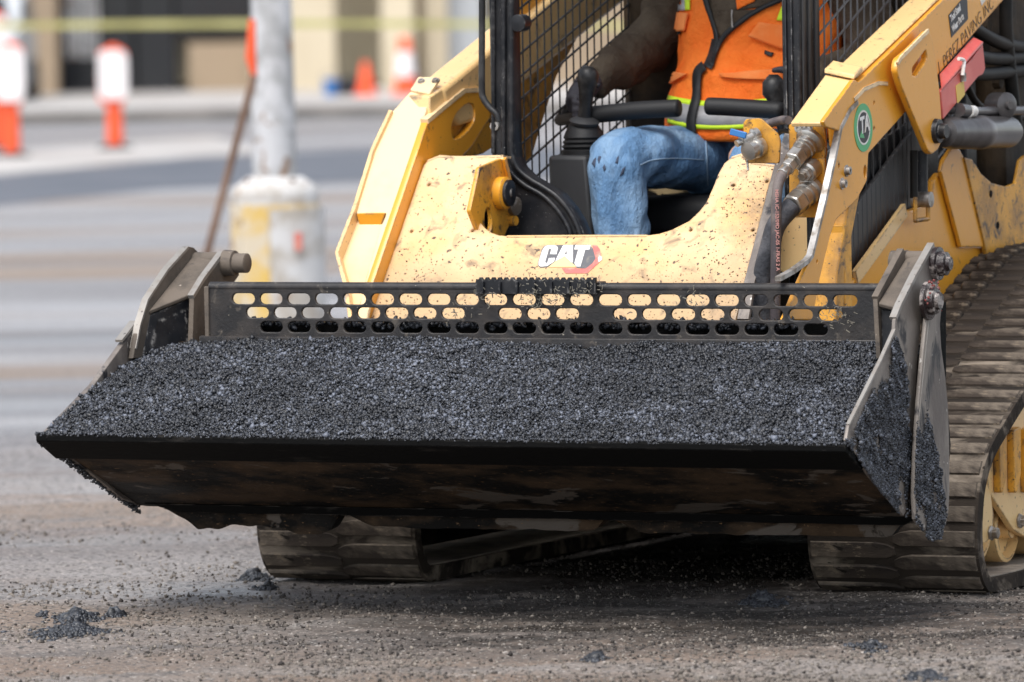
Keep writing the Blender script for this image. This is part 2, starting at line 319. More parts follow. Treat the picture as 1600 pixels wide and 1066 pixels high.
ICO_V, ICO_F = [], []
_b = bmesh.new(); bmesh.ops.create_icosphere(_b, subdivisions=1, radius=1); ICO_V = np.array([v.co[:] for v in _b.verts]); ICO_F = np.array([[v.index for v in f.verts] for f in _b.faces]); _b.free()
OCT_V = np.array([(1,0,0),(-1,0,0),(0,1,0),(0,-1,0),(0,0,1),(0,0,-1)], float); OCT_F = np.array([(0,2,4),(2,1,4),(1,3,4),(3,0,4),(2,0,5),(1,2,5),(3,1,5),(0,3,5)])
def rocks(name, P, rad, m, parent=None, tones=None, flat=(1, 1, .75), jag=.3, small=False):
    ICO_V, ICO_F = (OCT_V, OCT_F) if small else (globals()['ICO_V'], globals()['ICO_F'])
    N = len(P); nv, nf = len(ICO_V), len(ICO_F)
    q = rng.normal(size=(N, 4)); q /= np.linalg.norm(q, axis=1)[:, None]; a, b, c, d = q.T
    Rm = np.stack([1-2*(c*c+d*d), 2*(b*c-a*d), 2*(b*d+a*c), 2*(b*c+a*d), 1-2*(b*b+d*d), 2*(c*d-a*b), 2*(b*d-a*c), 2*(c*d+a*b), 1-2*(b*b+c*c)], 1).reshape(N, 3, 3)
    V = ICO_V[None]*(1+rng.uniform(-jag, jag, (N, nv, 1)))*np.array(flat)*rng.uniform(.7, 1.25, (N, 1, 3))
    V = np.einsum('nij,nkj->nki', Rm, V)*np.asarray(rad)[:, None, None]+np.asarray(P)[:, None, :]
    off = root_off(parent); V = (V-np.array(off)).reshape(-1, 3)
    Fc = (ICO_F[None]+np.arange(N)[:, None, None]*nv).reshape(-1, 3)
    me = bpy.data.meshes.new(name); me.vertices.add(len(V)); me.vertices.foreach_set('co', V.astype(np.float32).ravel())
    me.loops.add(Fc.size); me.loops.foreach_set('vertex_index', Fc.astype(np.int32).ravel()); me.polygons.add(len(Fc))
    me.polygons.foreach_set('loop_start', np.arange(0, Fc.size, 3, dtype=np.int32)); me.polygons.foreach_set('loop_total', np.full(len(Fc), 3, np.int32)); me.update(calc_edges=True)
    if tones is None: tones = rng.uniform(0, 1, N)**2
    at = me.attributes.new('tone', 'FLOAT', 'POINT'); at.data.foreach_set('value', np.repeat(tones, nv).astype(np.float32))
    me.materials.append(M[m]); o = bpy.data.objects.new(name, me); COL.objects.link(o); o.parent = parent; return o
def vnoise(x, y, seed=0):                                      # smooth value noise on arrays
    xi, yi = np.floor(x).astype(int), np.floor(y).astype(int); fx, fy = x-xi, y-yi; fx = fx*fx*(3-2*fx); fy = fy*fy*(3-2*fy)
    def h(i, j):
        n = (i*374761393+j*668265263+seed*1442695041) & 0x7fffffff; n = ((n ^ (n >> 13))*1274126177) & 0x7fffffff; return ((n ^ (n >> 16)) & 0xffff)/65535.
    return (h(xi, yi)*(1-fx)+h(xi+1, yi)*fx)*(1-fy)+(h(xi, yi+1)*(1-fx)+h(xi+1, yi+1)*fx)*fy
def fbm(x, y, oct=4, seed=0):
    s = 0; a = .5
    for k in range(oct): s = s+a*vnoise(x*2**k, y*2**k, seed+k); a *= .5
    return s

# ------------------------------------------------------------------ ground
def ground_mat():
    m = bpy.data.materials.new('milled_road'); m.use_nodes = True; n = m.node_tree; n.nodes.clear(); L = n.links.new
    out = n.nodes.new('ShaderNodeOutputMaterial'); b = n.nodes.new('ShaderNodeBsdfPrincipled'); L(b.outputs[0], out.inputs[0])
    tc = n.nodes.new('ShaderNodeTexCoord')
    def noise(scale, st=(1, 1, 1), det=8, r=.6, w=0.):
        mp = n.nodes.new('ShaderNodeMapping'); mp.inputs['Scale'].default_value = st; mp.inputs['Location'].default_value = (w, w*2, 0); L(tc.outputs['Object'], mp.inputs[0])
        t = n.nodes.new('ShaderNodeTexNoise'); t.inputs['Scale'].default_value = scale; t.inputs['Detail'].default_value = det; t.inputs['Roughness'].default_value = r; L(mp.outputs[0], t.inputs[0]); return t.outputs[0]
    def rmp(src, a, c, d=0., e=1.):
        t = n.nodes.new('ShaderNodeMapRange'); t.inputs[1].default_value = a; t.inputs[2].default_value = c; t.inputs[3].default_value = d; t.inputs[4].default_value = e; L(src, t.inputs[0]); return t.outputs[0]
    def mix(f, A, B):
        t = n.nodes.new('ShaderNodeMix'); t.data_type = 'RGBA'; L(f, t.inputs[0])
        for k, X in ((6, A), (7, B)):
            if isinstance(X, tuple): t.inputs[k].default_value = (*X, 1)
            else: L(X, t.inputs[k])
        return t.outputs[2]
    def mul(a, c):
        t = n.nodes.new('ShaderNodeMath'); t.operation = 'MULTIPLY'; L(a, t.inputs[0]); L(c, t.inputs[1]); return t.outputs[0]
    c = mix(rmp(noise(.9, (.5, .35, 1)), .42, .58), (.185, .148, .120), (.195, .130, .086))       # grey and tan dust
    c = mix(rmp(noise(1.3, (.35, 1, 1), w=3.), .50, .66), c, (.245, .220, .200))                 # pale scoured patches
    c = mix(rmp(noise(2.2, (.4, 1.4, 1), w=8.), .56, .70), c, (.075, .065, .058))              # tracked-in asphalt fines
    sy = n.nodes.new('ShaderNodeSeparateXYZ'); L(tc.outputs['Object'], sy.inputs[0])
    far = mix(rmp(noise(.33, (.12, 1, 1), w=21.), .44, .56), (.34, .335, .345), (.17, .168, .18)); far = mix(rmp(noise(.5, (.15, 1, 1), w=31.), .52, .62), far, (.27, .20, .15))
    ad = n.nodes.new('ShaderNodeMath'); ad.operation = 'MULTIPLY_ADD'; L(noise(.7, (.15, 1, 1), w=41.), ad.inputs[0]); ad.inputs[1].default_value = 12.; L(sy.outputs[1], ad.inputs[2])
    c = mix(rmp(ad.outputs[0], 21., 31.), c, far)  # far road coloured paler, standing in for wet sky sheen
    # spilled fines, with the shade under the loader painted in darker
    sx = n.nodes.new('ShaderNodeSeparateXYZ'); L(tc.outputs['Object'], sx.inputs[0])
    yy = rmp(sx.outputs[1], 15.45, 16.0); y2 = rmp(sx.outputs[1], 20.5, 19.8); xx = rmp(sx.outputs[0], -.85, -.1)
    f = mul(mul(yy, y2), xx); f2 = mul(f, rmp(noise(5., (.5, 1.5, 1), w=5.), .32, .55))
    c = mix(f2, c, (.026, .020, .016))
    c = mix(rmp(noise(60, det=4, w=1.), .52, .62), c, (.06, .055, .05))
    c = mix(rmp(noise(85, det=3, w=2.), .60, .68), c, (.46, .42, .38))
    L(c, b.inputs['Base Color'])
    L(rmp(noise(1.1, (.22, 1, 1), w=11.), .42, .62, .82, .36), b.inputs['Roughness'])
    bp = n.nodes.new('ShaderNodeBump'); bp.inputs['Distance'].default_value = .004; L(noise(110, det=6, r=.7), bp.inputs['Height']); L(bp.outputs[0], b.inputs['Normal'])
    return m
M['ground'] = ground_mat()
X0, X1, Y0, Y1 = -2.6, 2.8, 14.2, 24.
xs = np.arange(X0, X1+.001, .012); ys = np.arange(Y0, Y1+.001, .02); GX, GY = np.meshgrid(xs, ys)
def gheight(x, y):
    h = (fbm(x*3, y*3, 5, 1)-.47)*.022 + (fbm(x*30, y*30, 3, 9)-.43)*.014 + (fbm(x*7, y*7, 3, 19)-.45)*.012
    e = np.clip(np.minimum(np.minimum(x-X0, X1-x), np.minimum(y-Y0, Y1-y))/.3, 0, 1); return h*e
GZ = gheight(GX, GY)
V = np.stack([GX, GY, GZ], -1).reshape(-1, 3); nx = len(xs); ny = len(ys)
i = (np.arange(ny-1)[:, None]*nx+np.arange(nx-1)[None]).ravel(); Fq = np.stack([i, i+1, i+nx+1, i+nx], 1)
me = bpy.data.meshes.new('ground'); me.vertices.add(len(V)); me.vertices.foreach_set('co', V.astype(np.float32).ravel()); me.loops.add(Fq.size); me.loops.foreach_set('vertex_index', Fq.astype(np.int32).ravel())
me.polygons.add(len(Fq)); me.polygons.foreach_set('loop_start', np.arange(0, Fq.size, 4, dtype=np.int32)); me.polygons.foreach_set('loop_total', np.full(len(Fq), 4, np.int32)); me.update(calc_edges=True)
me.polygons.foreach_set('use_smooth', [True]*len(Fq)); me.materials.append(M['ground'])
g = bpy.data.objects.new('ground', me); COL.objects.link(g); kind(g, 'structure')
mb = MB(); B = 900
xe, ye = float(xs[-1]), float(ys[-1])
for a in ((-B, -50, X0, B), (xe, -50, B, B), (X0, -50, xe, Y0), (X0, ye, xe, B)):
    mb.add([(a[0], a[1], 0), (a[2], a[1], 0), (a[2], a[3], 0), (a[0], a[3], 0)], [(0, 1, 2, 3)])
kind(mb.build('road', 'ground'), 'structure')
mb = MB(); mb.add([(-60, -60, .004), (60, -60, .004), (60, 14.28, .004), (-60, 14.28, .004)], [(0, 1, 2, 3)])      # unseen dark sheet nearer than the view, added to cut bounce light
M['dark_sheet'] = mat('bounce_cutting_sheet', (.030, .030, .033), .7, bump=.002, bsc=120)
kind(mb.build('unseen_dark_sheet', 'dark_sheet', smooth=0), 'structure')
def sheet(name, pts, z, m):
    mb = MB(); mb.add([(*gw(*p)[:2], z) for p in pts], [tuple(range(len(pts)))]); return kind(mb.build(name, m, smooth=0), 'structure')
sheet('asphalt_strip', [(-300, 345), (0, 322), (250, 296), (560, 284), (1100, 276), (1100, 228), (560, 234), (300, 248), (0, 276), (-300, 290)], .004, 'strip')
sheet('gutter', [(-300, 288), (0, 274), (300, 246), (430, 238), (330, 214), (150, 226), (0, 236), (-300, 245)], .006, 'gutter')
mb = MB()                                                     # sidewalk with its kerb
a, b_ = gw(-500, 205), gw(1200, 172)
c_, d_ = gw(1200, 140), gw(-500, 150)
mb.prism([(a.x, a.y, 0), (b_.x, b_.y, 0), (c_.x, 130, 0), (d_.x, 130, 0)], (0, 0, .13)); kind(mb.build('sidewalk', 'gutter', smooth=0), 'structure')
M['kerb'] = mat('dark_kerb_concrete', (.13, .12, .11), .85, col2=(.22, .2, .18), sc2=.7)  # kerb face darker than the sidewalk slab
mb = MB(); mb.prism([(a.x, a.y-.16, 0), (b_.x, b_.y-.16, 0), (b_.x, b_.y-.004, 0), (a.x, a.y-.004, 0)], (0, 0, .134)); kind(mb.build('kerb', 'kerb', smooth=0), 'structure')

# ------------------------------------------------------------------ the building far behind
BY = 88.
def bx(mb, x0, y0, x1, y1, Y, dep, ext=0):                     # facade piece given by photo bounds at distance Y
    p = yw(x0, y1, Y); q = yw(x1, y0, Y); z0 = max(.13, p.z); return mb.box((p.x, Y, z0), (q.x, Y+dep, q.z+ext))
bld = thing('building', 'tan and cream commercial building with dark storefront windows at the far kerb', 'building', (yw(400, 150, BY).x, BY, 0), off=(yw(400, 150, BY).x, BY, 0))
bx(MB(), -700, -300, 1500, 150, BY+1.2, 6).build('wall', 'olive', bld)
bx(MB(), 44, -300, 80, 158, BY-.3, .6).build('column', 'tan_wall', bld)
bx(MB(), -120, -300, -85, 158, BY-.3, .6).build('column', 'tan_wall', bld)
bx(MB(), 296, 66, 392, 152, BY+.5, .4).build('panel', 'tan_wall', bld)
for (x0, x1, y0, y1) in ((80, 152, -300, 152), (156, 206, -300, 152), (210, 268, -300, 152), (272, 392, -300, 60), (-80, 42, -300, 110)):
    f_ = bx(MB(), x0, y0, x1, y1, BY+.9, .12).build('window', 'frame_dark', bld)
    bx(MB(), x0+5, y0+6, x1-5, y1-8, BY+.86, .03).build('pane', 'glass', f_)
for x in range(104, 150, 9): bx(MB(), x, -100, x+2, 90, BY+.80, .03).build('bar_reflection', 'pole', bld)  # solid strips standing in for bars reflected in the window glass
bx(MB(), 455, -300, 516, 160, BY-.3, .7).build('column', 'cream', bld)
bx(MB(), 598, -300, 640, 158, BY-.2, .6).build('column', 'cream', bld)
bx(MB(), 640, -300, 660, 158, BY+.4, .6).build('panel', 'tan_wall', bld)
bx(MB(), 664, -300, 692, 158, BY+.2, .6).build('column', 'cream', bld)
bx(MB(), 700, -300, 748, 158, BY+.5, .5).build('door', 'pale_door', bld)
bx(MB(), 800, -300, 1500, 158, BY+.2, .9).build('panel', 'tan_wall', bld)
bx(MB(), 392, 100, 455, 152, BY+.5, .4).build('panel', 'cream', bld)

# parked car glimpsed between the columns at the far left
def parked_car():
    c = yw(-64, 150, BY-4); t = thing('parked_car', 'white hatchback parked before the storefront at the far left edge', 'car', (c.x, c.y, 0), R(90), off=(0, 0, 0))
    prof = [(-2.0, .35), (-2.05, .75), (-1.6, .92), (-.9, 1.0), (-.35, 1.42), (1.1, 1.46), (1.85, 1.05), (2.0, .9), (2.02, .4), (1.9, .3), (-1.9, .28)]
    mb = MB(); mb.prism([(x, -.82, z) for x, z in prof], (0, 1.64, 0)); mb.build('body', 'paint_white', t, bevel=.06)
    for s in (-1, 1):
        y = .822*s
        mb = MB(); mb.prism([(-.72, y, 1.02), (-.3, y, 1.36), (1.05, y, 1.39), (1.6, y, 1.06)], (0, .006*s, 0)); mb.build('window', 'glass', t)
        for x in (-1.3, 1.25):
            wl = MB().lathe((x, .70*s, .31), (0, s, 0), [(0, .2), (0, .31), (.16, .31), (.18, .27)]).build('wheel', 'tyre', t)
            MB().lathe((x, .885*s, .31), (0, s, 0), [(0, .18), (.01, .17)]).build('rim', 'steel', wl)
    mb = MB(); mb.prism([(-.92, -.7, 1.02), (-.92, .7, 1.02), (-.40, .62, 1.39), (-.40, -.62, 1.39)], (-.03, 0, .015)); mb.build('windscreen', 'glass', t)
parked_car()

# delineator posts, cones, bin, bag, tape
def delineator(x, yb, yt, label, wpx, hw):
    p = gw(x, yb); Y = p.y; s = Y/FPX; H = (yb-yt)*s; t = thing('delineator_post', label, 'traffic post', (p.x, p.y, 0), group='delineator posts by the far gutter', off=(0, 0, 0))
    MB().lathe((0, 0, 0), (0, 0, 1), [(0, .17), (.03, .16), (.05, .09)], 20).build('base', 'tyre', t)
    MB().lathe((0, 0, .04), (0, 0, 1), [(0, .078), (H*.97, .062), (H, .03)], 20).build('post', 'or_plastic', t)
    mb = MB(); z0, z1 = H*.50, H*.985; hwid = wpx*s/2
    me = curve_mesh([roundp([(-hwid, z0), (hwid, z0), (hwid, z1), (-hwid, z1)], .09, 6)], .05, .01); me.transform(Matrix.Rotation(R(90), 4, 'X')); me.transform(Matrix.Translation((0, -.10, 0)))
    link('reflective_sleeve', me, 'wh_sheet', t)
    me = curve_mesh([roundp([(-hwid*1.06, z0-.06), (hwid*.8, z0-.06), (hwid, z1+.03), (-hwid, z1+.03)], .1, 6)], .02, .004); me.transform(Matrix.Rotation(R(90), 4, 'X')); me.transform(Matrix.Translation((0, -.07, 0)))
    link('sleeve_backing', me, 'or_plastic', t)
delineator(180, 234, 77, 'orange delineator post with white sleeve, standing alone left of the lamp post', 46, 1)
delineator(19, 246, 72, 'orange delineator post with white sleeve cut by the left picture edge', 46, 1)
delineator(-6, 233, 22, 'taller white sleeved delineator just behind the one at the left edge', 44, 1)
def cone(x, yb, yt, wpx, label, big=False):
    Y = BY-5.; p = yw(x, yb, Y); s = Y/FPX; H = (yb-yt)*s; t = thing('traffic_cone', label, 'traffic cone', (p.x, Y, .13), group='traffic cones on the sidewalk', off=(0, 0, 0)); r = wpx*s/2
    MB().box((-r, -r, 0), (r, r, .04)).build('base', 'or_plastic', t, bevel=.01)
    MB().lathe((0, 0, .035), (0, 0, 1), [(0, r*.78), (H-.04, r*.34 if big else r*.28), (H-.03, r*.25)]).build('cone_body', 'or_plastic', t)
    if big:
        MB().lathe((0, 0, H*.32), (0, 0, 1), [(0, r*.66+.01), (H*.42, r*.49+.01)]).build('white_collar', 'wh_sheet', t)
cone(572, 156, 104, 36, 'small plain orange cone between the black bag and the big striped cone')
cone(634, 142, 52, 46, 'big orange cone with a wide white collar beside the cream column', True)
p = yw(517, 156, BY-5); t = thing('bucket_pail', 'blue pail on the sidewalk at the foot of the cream column', 'pail', (p.x, BY-5, .13), off=(0, 0, 0))
MB().lathe((0, 0, 0), (0, 0, 1), [(0, .075), (.2, .095), (.205, .1), (.21, .09)]).build('pail_body', 'blue', t)
MB().tube([(-.1, 0, .2), (-.07, 0, .27), (0, 0, .3), (.07, 0, .27), (.1, 0, .2)], .006, 6).build('handle', 'steel', t)
p = yw(543, 156, BY-4.6); bm = bmesh.new(); bmesh.ops.create_icosphere(bm, subdivisions=3, radius=.15)
for v in bm.verts: v.co = Vector((v.co.x*1.0, v.co.y*.8, max(0, v.co.z+.07)*1.0))*(1+.25*mnoise.noise(v.co*12))
me = bpy.data.meshes.new('trash_bag'); bm.to_mesh(me); bm.free(); o = link('trash_bag', me, 'leafless'); o.location = (p.x, BY-4.6, .13); tag(o, 'black plastic bag slumped between the blue pail and small cone', 'bag')
# barrier tape sagging between posts out of view
TY = 62.
def tape_pts(x0, x1, y0, ym, y1, n=40):
    return [yw(x0+(x1-x0)*k/n, (y0*(1-k/n)+y1*k/n)+(ym)*4*(k/n)*(1-k/n), TY) for k in range(n+1)]
pts = tape_pts(-260, 1040, 46, -7, 42); mb = MB(); h = .030
vs = []; fs = []
for k, q in enumerate(pts):
    tw = .012*math.sin(k*1.7)
    for dz, dy in ((-h, -.001-tw), (h, -.001+tw), (h, .001+tw), (-h, .001-tw)): vs.append((q.x, q.y+dy, q.z+dz))
for k in range(len(pts)-1):
    a = 4*k
    for j in range(4): fs.append((a+j, a+(j+1) % 4, a+4+(j+1) % 4, a+4+j))
fs += [(0, 1, 2, 3), (4*len(pts)-1, 4*len(pts)-2, 4*len(pts)-3, 4*len(pts)-4)]
mb.add(vs, fs); tag(mb.build('barrier_tape', 'tape'), 'yellow barrier tape stretched across in front of the far building', 'tape')
for q, lb in ((pts[0], 'thin grey post holding the left end of the yellow tape'), (pts[-1], 'thin grey post holding the right end of the yellow tape')):
    tag(MB().tube([(q.x, q.y+.04, 0), (q.x, q.y+.04, q.z+.1)], .03, 10).build('tape_post', 'steel'), lb, 'post')

# lamp post on its painted concrete footing
LYD = 30.2; c = yw(430, 300, LYD); t = thing('lamp_post', 'peeling silver lamp post on a yellow and white concrete footing', 'lamp post', (c.x, LYD, 0), off=(0, 0, 0)); s = LYD/FPX
zc = yw(430, 276, LYD).z; zs = yw(430, 318, LYD).z
MB().lathe((0, 0, 0), (0, 0, 1), [(0, .208), (zs, .197)], 10).build('footing', 'ped_y', t)
me = MB().prism([(.205*1.03*math.cos(a)*1.02, .205*1.02*math.sin(a), 0) for a in [R(-95+i*8) for i in range(14)]]+[(.1, -.05, 0)], (0, 0, zs-.02)).mesh('painted_panel'); link('painted_panel', me, 'ped_w', t)
MB().lathe((0, 0, zs), (0, 0, 1), [(-.01, .19), (.0, .185), (.03, .195), (.07, .185), (zc-zs, .12)], 32).build('footing_cap', 'ped_w', t, smooth=60)
MB().lathe((0, 0, zc-.005), (0, 0, 1), [(0, .098), (.5, .092), (4.5, .06), (5.5, .055)], 28).build('pole', 'pole', t)
MB().tube([(0, 0, zc+5.3), (.3, -.2, zc+5.7), (1., -.7, zc+5.85)], .03, 10).build('lamp_arm', 'pole', t)
MB().box((.9, -.95, zc+5.78), (1.25, -.55, zc+5.88)).build('lamp_head', 'steel', t, bevel=.03)
F_ = Frame((0, -.213, 0), (1, 0, 0), (0, 0, 1)); plate('red_mark', F_, roundp([(.085, zs-.2), (.12, zs-.2), (.12, zs-.12), (.085, zs-.12)], .012), .002, 'red_ink', t, 0)
for a in range(4): MB().lathe((.14*math.cos(a*1.57+.6), .14*math.sin(a*1.57+.6), zc-.06), (0, 0, 1), [(0, .014), (.05, .014), (.055, .01)], 8).build('anchor_bolt', 'rusty', t)
a = yw(296, 500, 29.8); b_ = yw(397, 118, 29.8); top = yw(412, 60, 29.8); a = b_+(a-b_)*((b_.z-.01)/(b_.z-a.z))
t = thing('flag_pole', 'rusty bar with a rolled orange flag leaning on the lamp post', 'flag', tuple(a), off=tuple(a))
MB().tube([a, b_], .017, 10).build('bar', 'rusty', t)
MB().tube([b_, yw(392, 90, 29.8), yw(394, 30, 29.8)], [.012, .024, .014], 10).build('rolled_flag', 'or_plastic', t)
# ------------------------------------------------------------------ THE LOADER
LO = thing('track_loader', 'yellow compact track loader carrying a full bucket of black asphalt', 'loader', ORG, -YAW)
# --- bucket
prof = [(0, .447), (.10, .400), (.47, .243), (.52, .235), (.60, .25), (.67, .31), (.695, .40), (.68, .50), (.60, .645),
        (.588, .645), (.665, .50), (.68, .40), (.655, .325), (.59, .268), (.52, .255), (.475, .262), (.10, .418), (.02, .452)]
shell = MB().prism([(-1.047, v, w_) for v, w_ in prof], (2.094, 0, 0)).build('bucket', 'bucket', LO)
shell['label'] = 'black stained bucket shell with rusty underside'
# cutting edge
ce = [(-.012, .452), (-.012, .436), (.085, .386), (.10, .392), (.10, .4145), (.005, .458)]
MB().prism([(-1.066, v, w_-.001) for v, w_ in ce], (2.13, 0, 0)).build('cutting_edge', 'edge', shell, bevel=.003)
# ragged wear strips under the heel
mb = MB(); n = 70; vs = []; fs = []
def ragged(u0, u1, v0, zt, zb, name, m, seed, amp=.018, n=70, dv=.06):
    mb = MB(); vs = []; fs = []
    for k in range(n+1):
        u = u0+(u1-u0)*k/n; r = amp*(mnoise.noise(Vector((u*6, seed, 0)))+.5*mnoise.noise(Vector((u*22, seed, 1)))); f = min(1, (u-u0)/.09, (u1-u)/.03+.2)
        zz = zt-(zt-zb)*f+r*f
        vs += [(u, v0, zt), (u, v0+.012, zz), (u, v0+dv, zz+.006), (u, v0+dv, zt)]
    for k in range(n):
        for j in range(4): fs.append((4*k+j, 4*k+(j+1) % 4, 4*k+4+(j+1) % 4, 4*k+4+j))
    fs += [(0, 1, 2, 3), (4*n, 4*n+1, 4*n+2, 4*n+3)]; mb.add(vs, fs); return mb.build(name, m, shell)
ragged(-1.02, 1.045, .455, .247, .226, 'heel_strip', 'edge', 3, .002)
ragged(-.985, -.50, .49, .232, .186, 'wear_plate', 'bucket', 8, .022)
ragged(-.495, .22, .49, .232, .196, 'wear_plate', 'bucket', 14, .008)
ragged(.225, .99, .49, .232, .194, 'wear_plate', 'bucket', 22, .008)
# side plates
FR = FU(1.065)
o = plate('side_plate', FR, FR.pxs([(1323, 688), (1327, 664), (1362, 598), (1398, 518), (1399, 500), (1408, 478), (1432, 430), (1458, 383), (1467, 391), (1470, 420), (1462, 470), (1440, 498), (1434, 560), (1428, 660), (1422, 740), (1418, 795), (1412, 806), (1395, 786), (1360, 745)]), .009, 'plate_worn', shell, .002)
F2 = FU(1.090)
o = plate('outer_gusset', F2, smoothp(F2.pxs([(1447, 505), (1455, 455), (1466, 440), (1473, 468), (1468, 520), (1481, 612), (1484, 700), (1484, 790), (1478, 825), (1464, 840), (1440, 826), (1428, 806), (1432, 676)]), 1), .011, 'plate_worn', shell, .003)
MB().prism([(1.066, q[0], q[1]) for q in [(.47, .75), (.60, .75), (.58, .28), (.45, .28)]], (.012, 0, 0)).build('spacer_bar', 'edge', shell)
# bright bare edges of the right side plate
def edge_strip(F, pts, wd, name, m, parent, t=.006, z=.001, smooth=True):
    P = [Vector(F.px(*q)) for q in pts]; L_ = []; R_ = []
    for i_, q in enumerate(P):
        d = (P[min(i_+1, len(P)-1)]-P[max(i_-1, 0)]).normalized(); nn = Vector((-d.y, d.x)); L_.append(tuple(q+nn*wd/2)); R_.append(tuple(q-nn*wd/2))
    return plate(name, F, L_+R_[::-1], t, m, parent, 0., z)
edge_strip(FR, [(1459, 382), (1432, 430), (1408, 478), (1400, 498)], .010, 'bare_edge', 'bare', shell, .017, .0015)
edge_strip(FR, [(1399, 515), (1378, 562), (1348, 622), (1327, 664)], .005, 'bare_edge', 'bare', shell, .009, .0012)
edge_strip(F2, [(1451, 500), (1442, 590), (1434, 670)], .004, 'bare_edge', 'bare', shell, .008, .0012)
FLp = FU(-1.049)
plate('side_plate', FLp, [(0, .447), (.26, .556), (.43, .655), (.519, .70), (.55, .69), (.58, .60), (.60, .30), (.50, .238), (.40, .262)], .016, 'plate_worn', shell, .002)
edge_strip(FLp, [(213, 503), (190, 533)], .007, 'bare_edge', 'bare', shell, .02, .002)
# brackets with pins on both sides
def quad(ps, t=.012):
    a, b, c, d = [Vector(p) for p in ps]; nn = (b-a).cross(d-a).normalized()*t; return MB().hexa([a, b, c, d, a+nn, b+nn, c+nn, d+nn])
ul, ui = -1.030, -.945
Fl = FU(ul); Fi = FU(ui)
plate('bracket_plate', Fl, Fl.pxs([(208, 560), (213, 530), (219, 508), (231, 468), (262, 421), (294, 385), (303, 387), (318, 402), (335, 440), (345, 480), (335, 560)]), .014, 'dusty_steel', shell, .002)
edge_strip(Fl, [(212, 545), (219, 508), (231, 469), (262, 422), (294, 387)], .007, 'bare_edge', 'bare', shell, .018, .002)
plate('bracket_plate', Fi, Fi.pxs([(303, 470), (303, 462), (319, 435), (349, 394), (360, 396), (372, 412), (374, 430), (362, 448), (338, 452), (318, 560), (300, 560)]), .014, 'dusty_steel', shell, .002)
edge_strip(Fi, [(302, 464), (319, 436), (349, 396)], .010, 'bare_edge', 'bare', shell, .017, .0015)
q1 = pu(233, 492, ul); q2 = pu(303, 464, ui-.01); q3 = pu(345, 412, ui-.008); q4 = pu(306, 404, ul+.004)
quad([(ul, q1.y, q1.z), (ui-.01, q2.y, q2.z), (ui-.01, q3.y, q3.z), (ul, q4.y, q4.z)]).build('bracket_web', 'dusty_steel', shell, bevel=.003)
q5 = pu(213, 545, ul); q6 = pu(310, 545, ui-.01)
MB().prism([(ul, q1.y+.004, q1.z+.001), (ui-.012, q2.y+.004, q2.z+.001), (ui-.012, q6.y+.004, q6.z-.06), (ul, q5.y+.008, q5.z-.06)], (0, .014, 0)).build('bracket_face', 'black', shell, bevel=.003)
pc = pu(372, 415, ui+.03); pc = Vector((ui, pc.y, pc.z)); pc2 = pu(352, 410, ui)
MB().lathe((ul, pc2.y, pc2.z+.004), (1, 0, 0), [(0, .022), (ui-ul, .022)], 24).build('pin_tube', 'dusty_steel', shell)
MB().lathe((ui, pc2.y, pc2.z-.002), (1, 0, 0), [(0, .034), (.028, .032), (.03, .025), (.062, .025), (.064, .022)], 28).build('pin_boss', 'dusty_steel', shell)
Fo = FU(1.049); uin = pv(1413, 389, .55).x; Fi2 = FU(uin)
plate('bracket_plate', Fi2, Fi2.pxs([(1371, 470), (1372, 462), (1410, 391), (1420, 391), (1425, 405), (1420, 440), (1400, 480), (1395, 560), (1376, 560)]), .012, 'dusty_steel', shell, .002)
edge_strip(Fi2, [(1371, 466), (1411, 391)], .010, 'bare_edge', 'dusty_steel', shell, .016, .002)
q1 = pu(1373, 480, uin); q2 = pu(1403, 488, 1.045); q3 = pu(1446, 404, 1.045); q4 = pu(1416, 410, uin)
quad([q1, q2, q3, q4]).build('bracket_web', 'dusty_steel', shell, bevel=.003)
q1 = pu(1375, 483, uin); MB().prism([(uin, q1.y+.005, q1.z), (1.048, q1.y+.005, q2.z), (1.048, q1.y+.005, .6), (uin, q1.y+.005, .6)], (0, .012, 0)).build('bracket_face', 'black', shell, bevel=.003)
q = pu(1418, 402, uin); MB().lathe((uin, q.y, q.z-.004), (1, 0, 0), [(0, .019), (1.048-uin, .019)], 24).build('pin_tube', 'dusty_steel', shell)
MB().lathe((uin-.012, q.y, q.z-.010), (-1, 0, 0), [(0, .026), (.028, .026), (.030, .022)], 24).build('pin_boss', 'dusty_steel', shell)
q = pu(1462, 412, 1.067); MB().lathe((1.066, q.y, q.z), (1, 0, 0), [(0, .040), (.012, .040), (.013, .030), (.030, .028), (.032, .018), (.04, .016)], 24).build('greased_pin', 'grease', shell)
q = pu(1452, 470, 1.092); q = Vector((1.085, q.y, q.z)); MB().lathe(q, (1, 0, 0), [(0, .046), (.010, .046), (.012, .034), (.026, .032), (.028, .022), (.036, .02)], 24).build('greased_pin', 'grease', shell)
# red grease blobs round that pin
P = []; 
for k in range(26):
    a = rng.uniform(-.6, 3.6); r_ = rng.uniform(.03, .05); P.append((1.102+rng.uniform(-.004, .008), q.y+r_*math.cos(a), q.z+r_*math.sin(a)))
M['redgrease'] = mat('red_grease', (.20, .04, .035), .25)
kind(rocks('grease_smear', P, rng.uniform(.002, .005, 26), 'redgrease', shell), 'stuff')
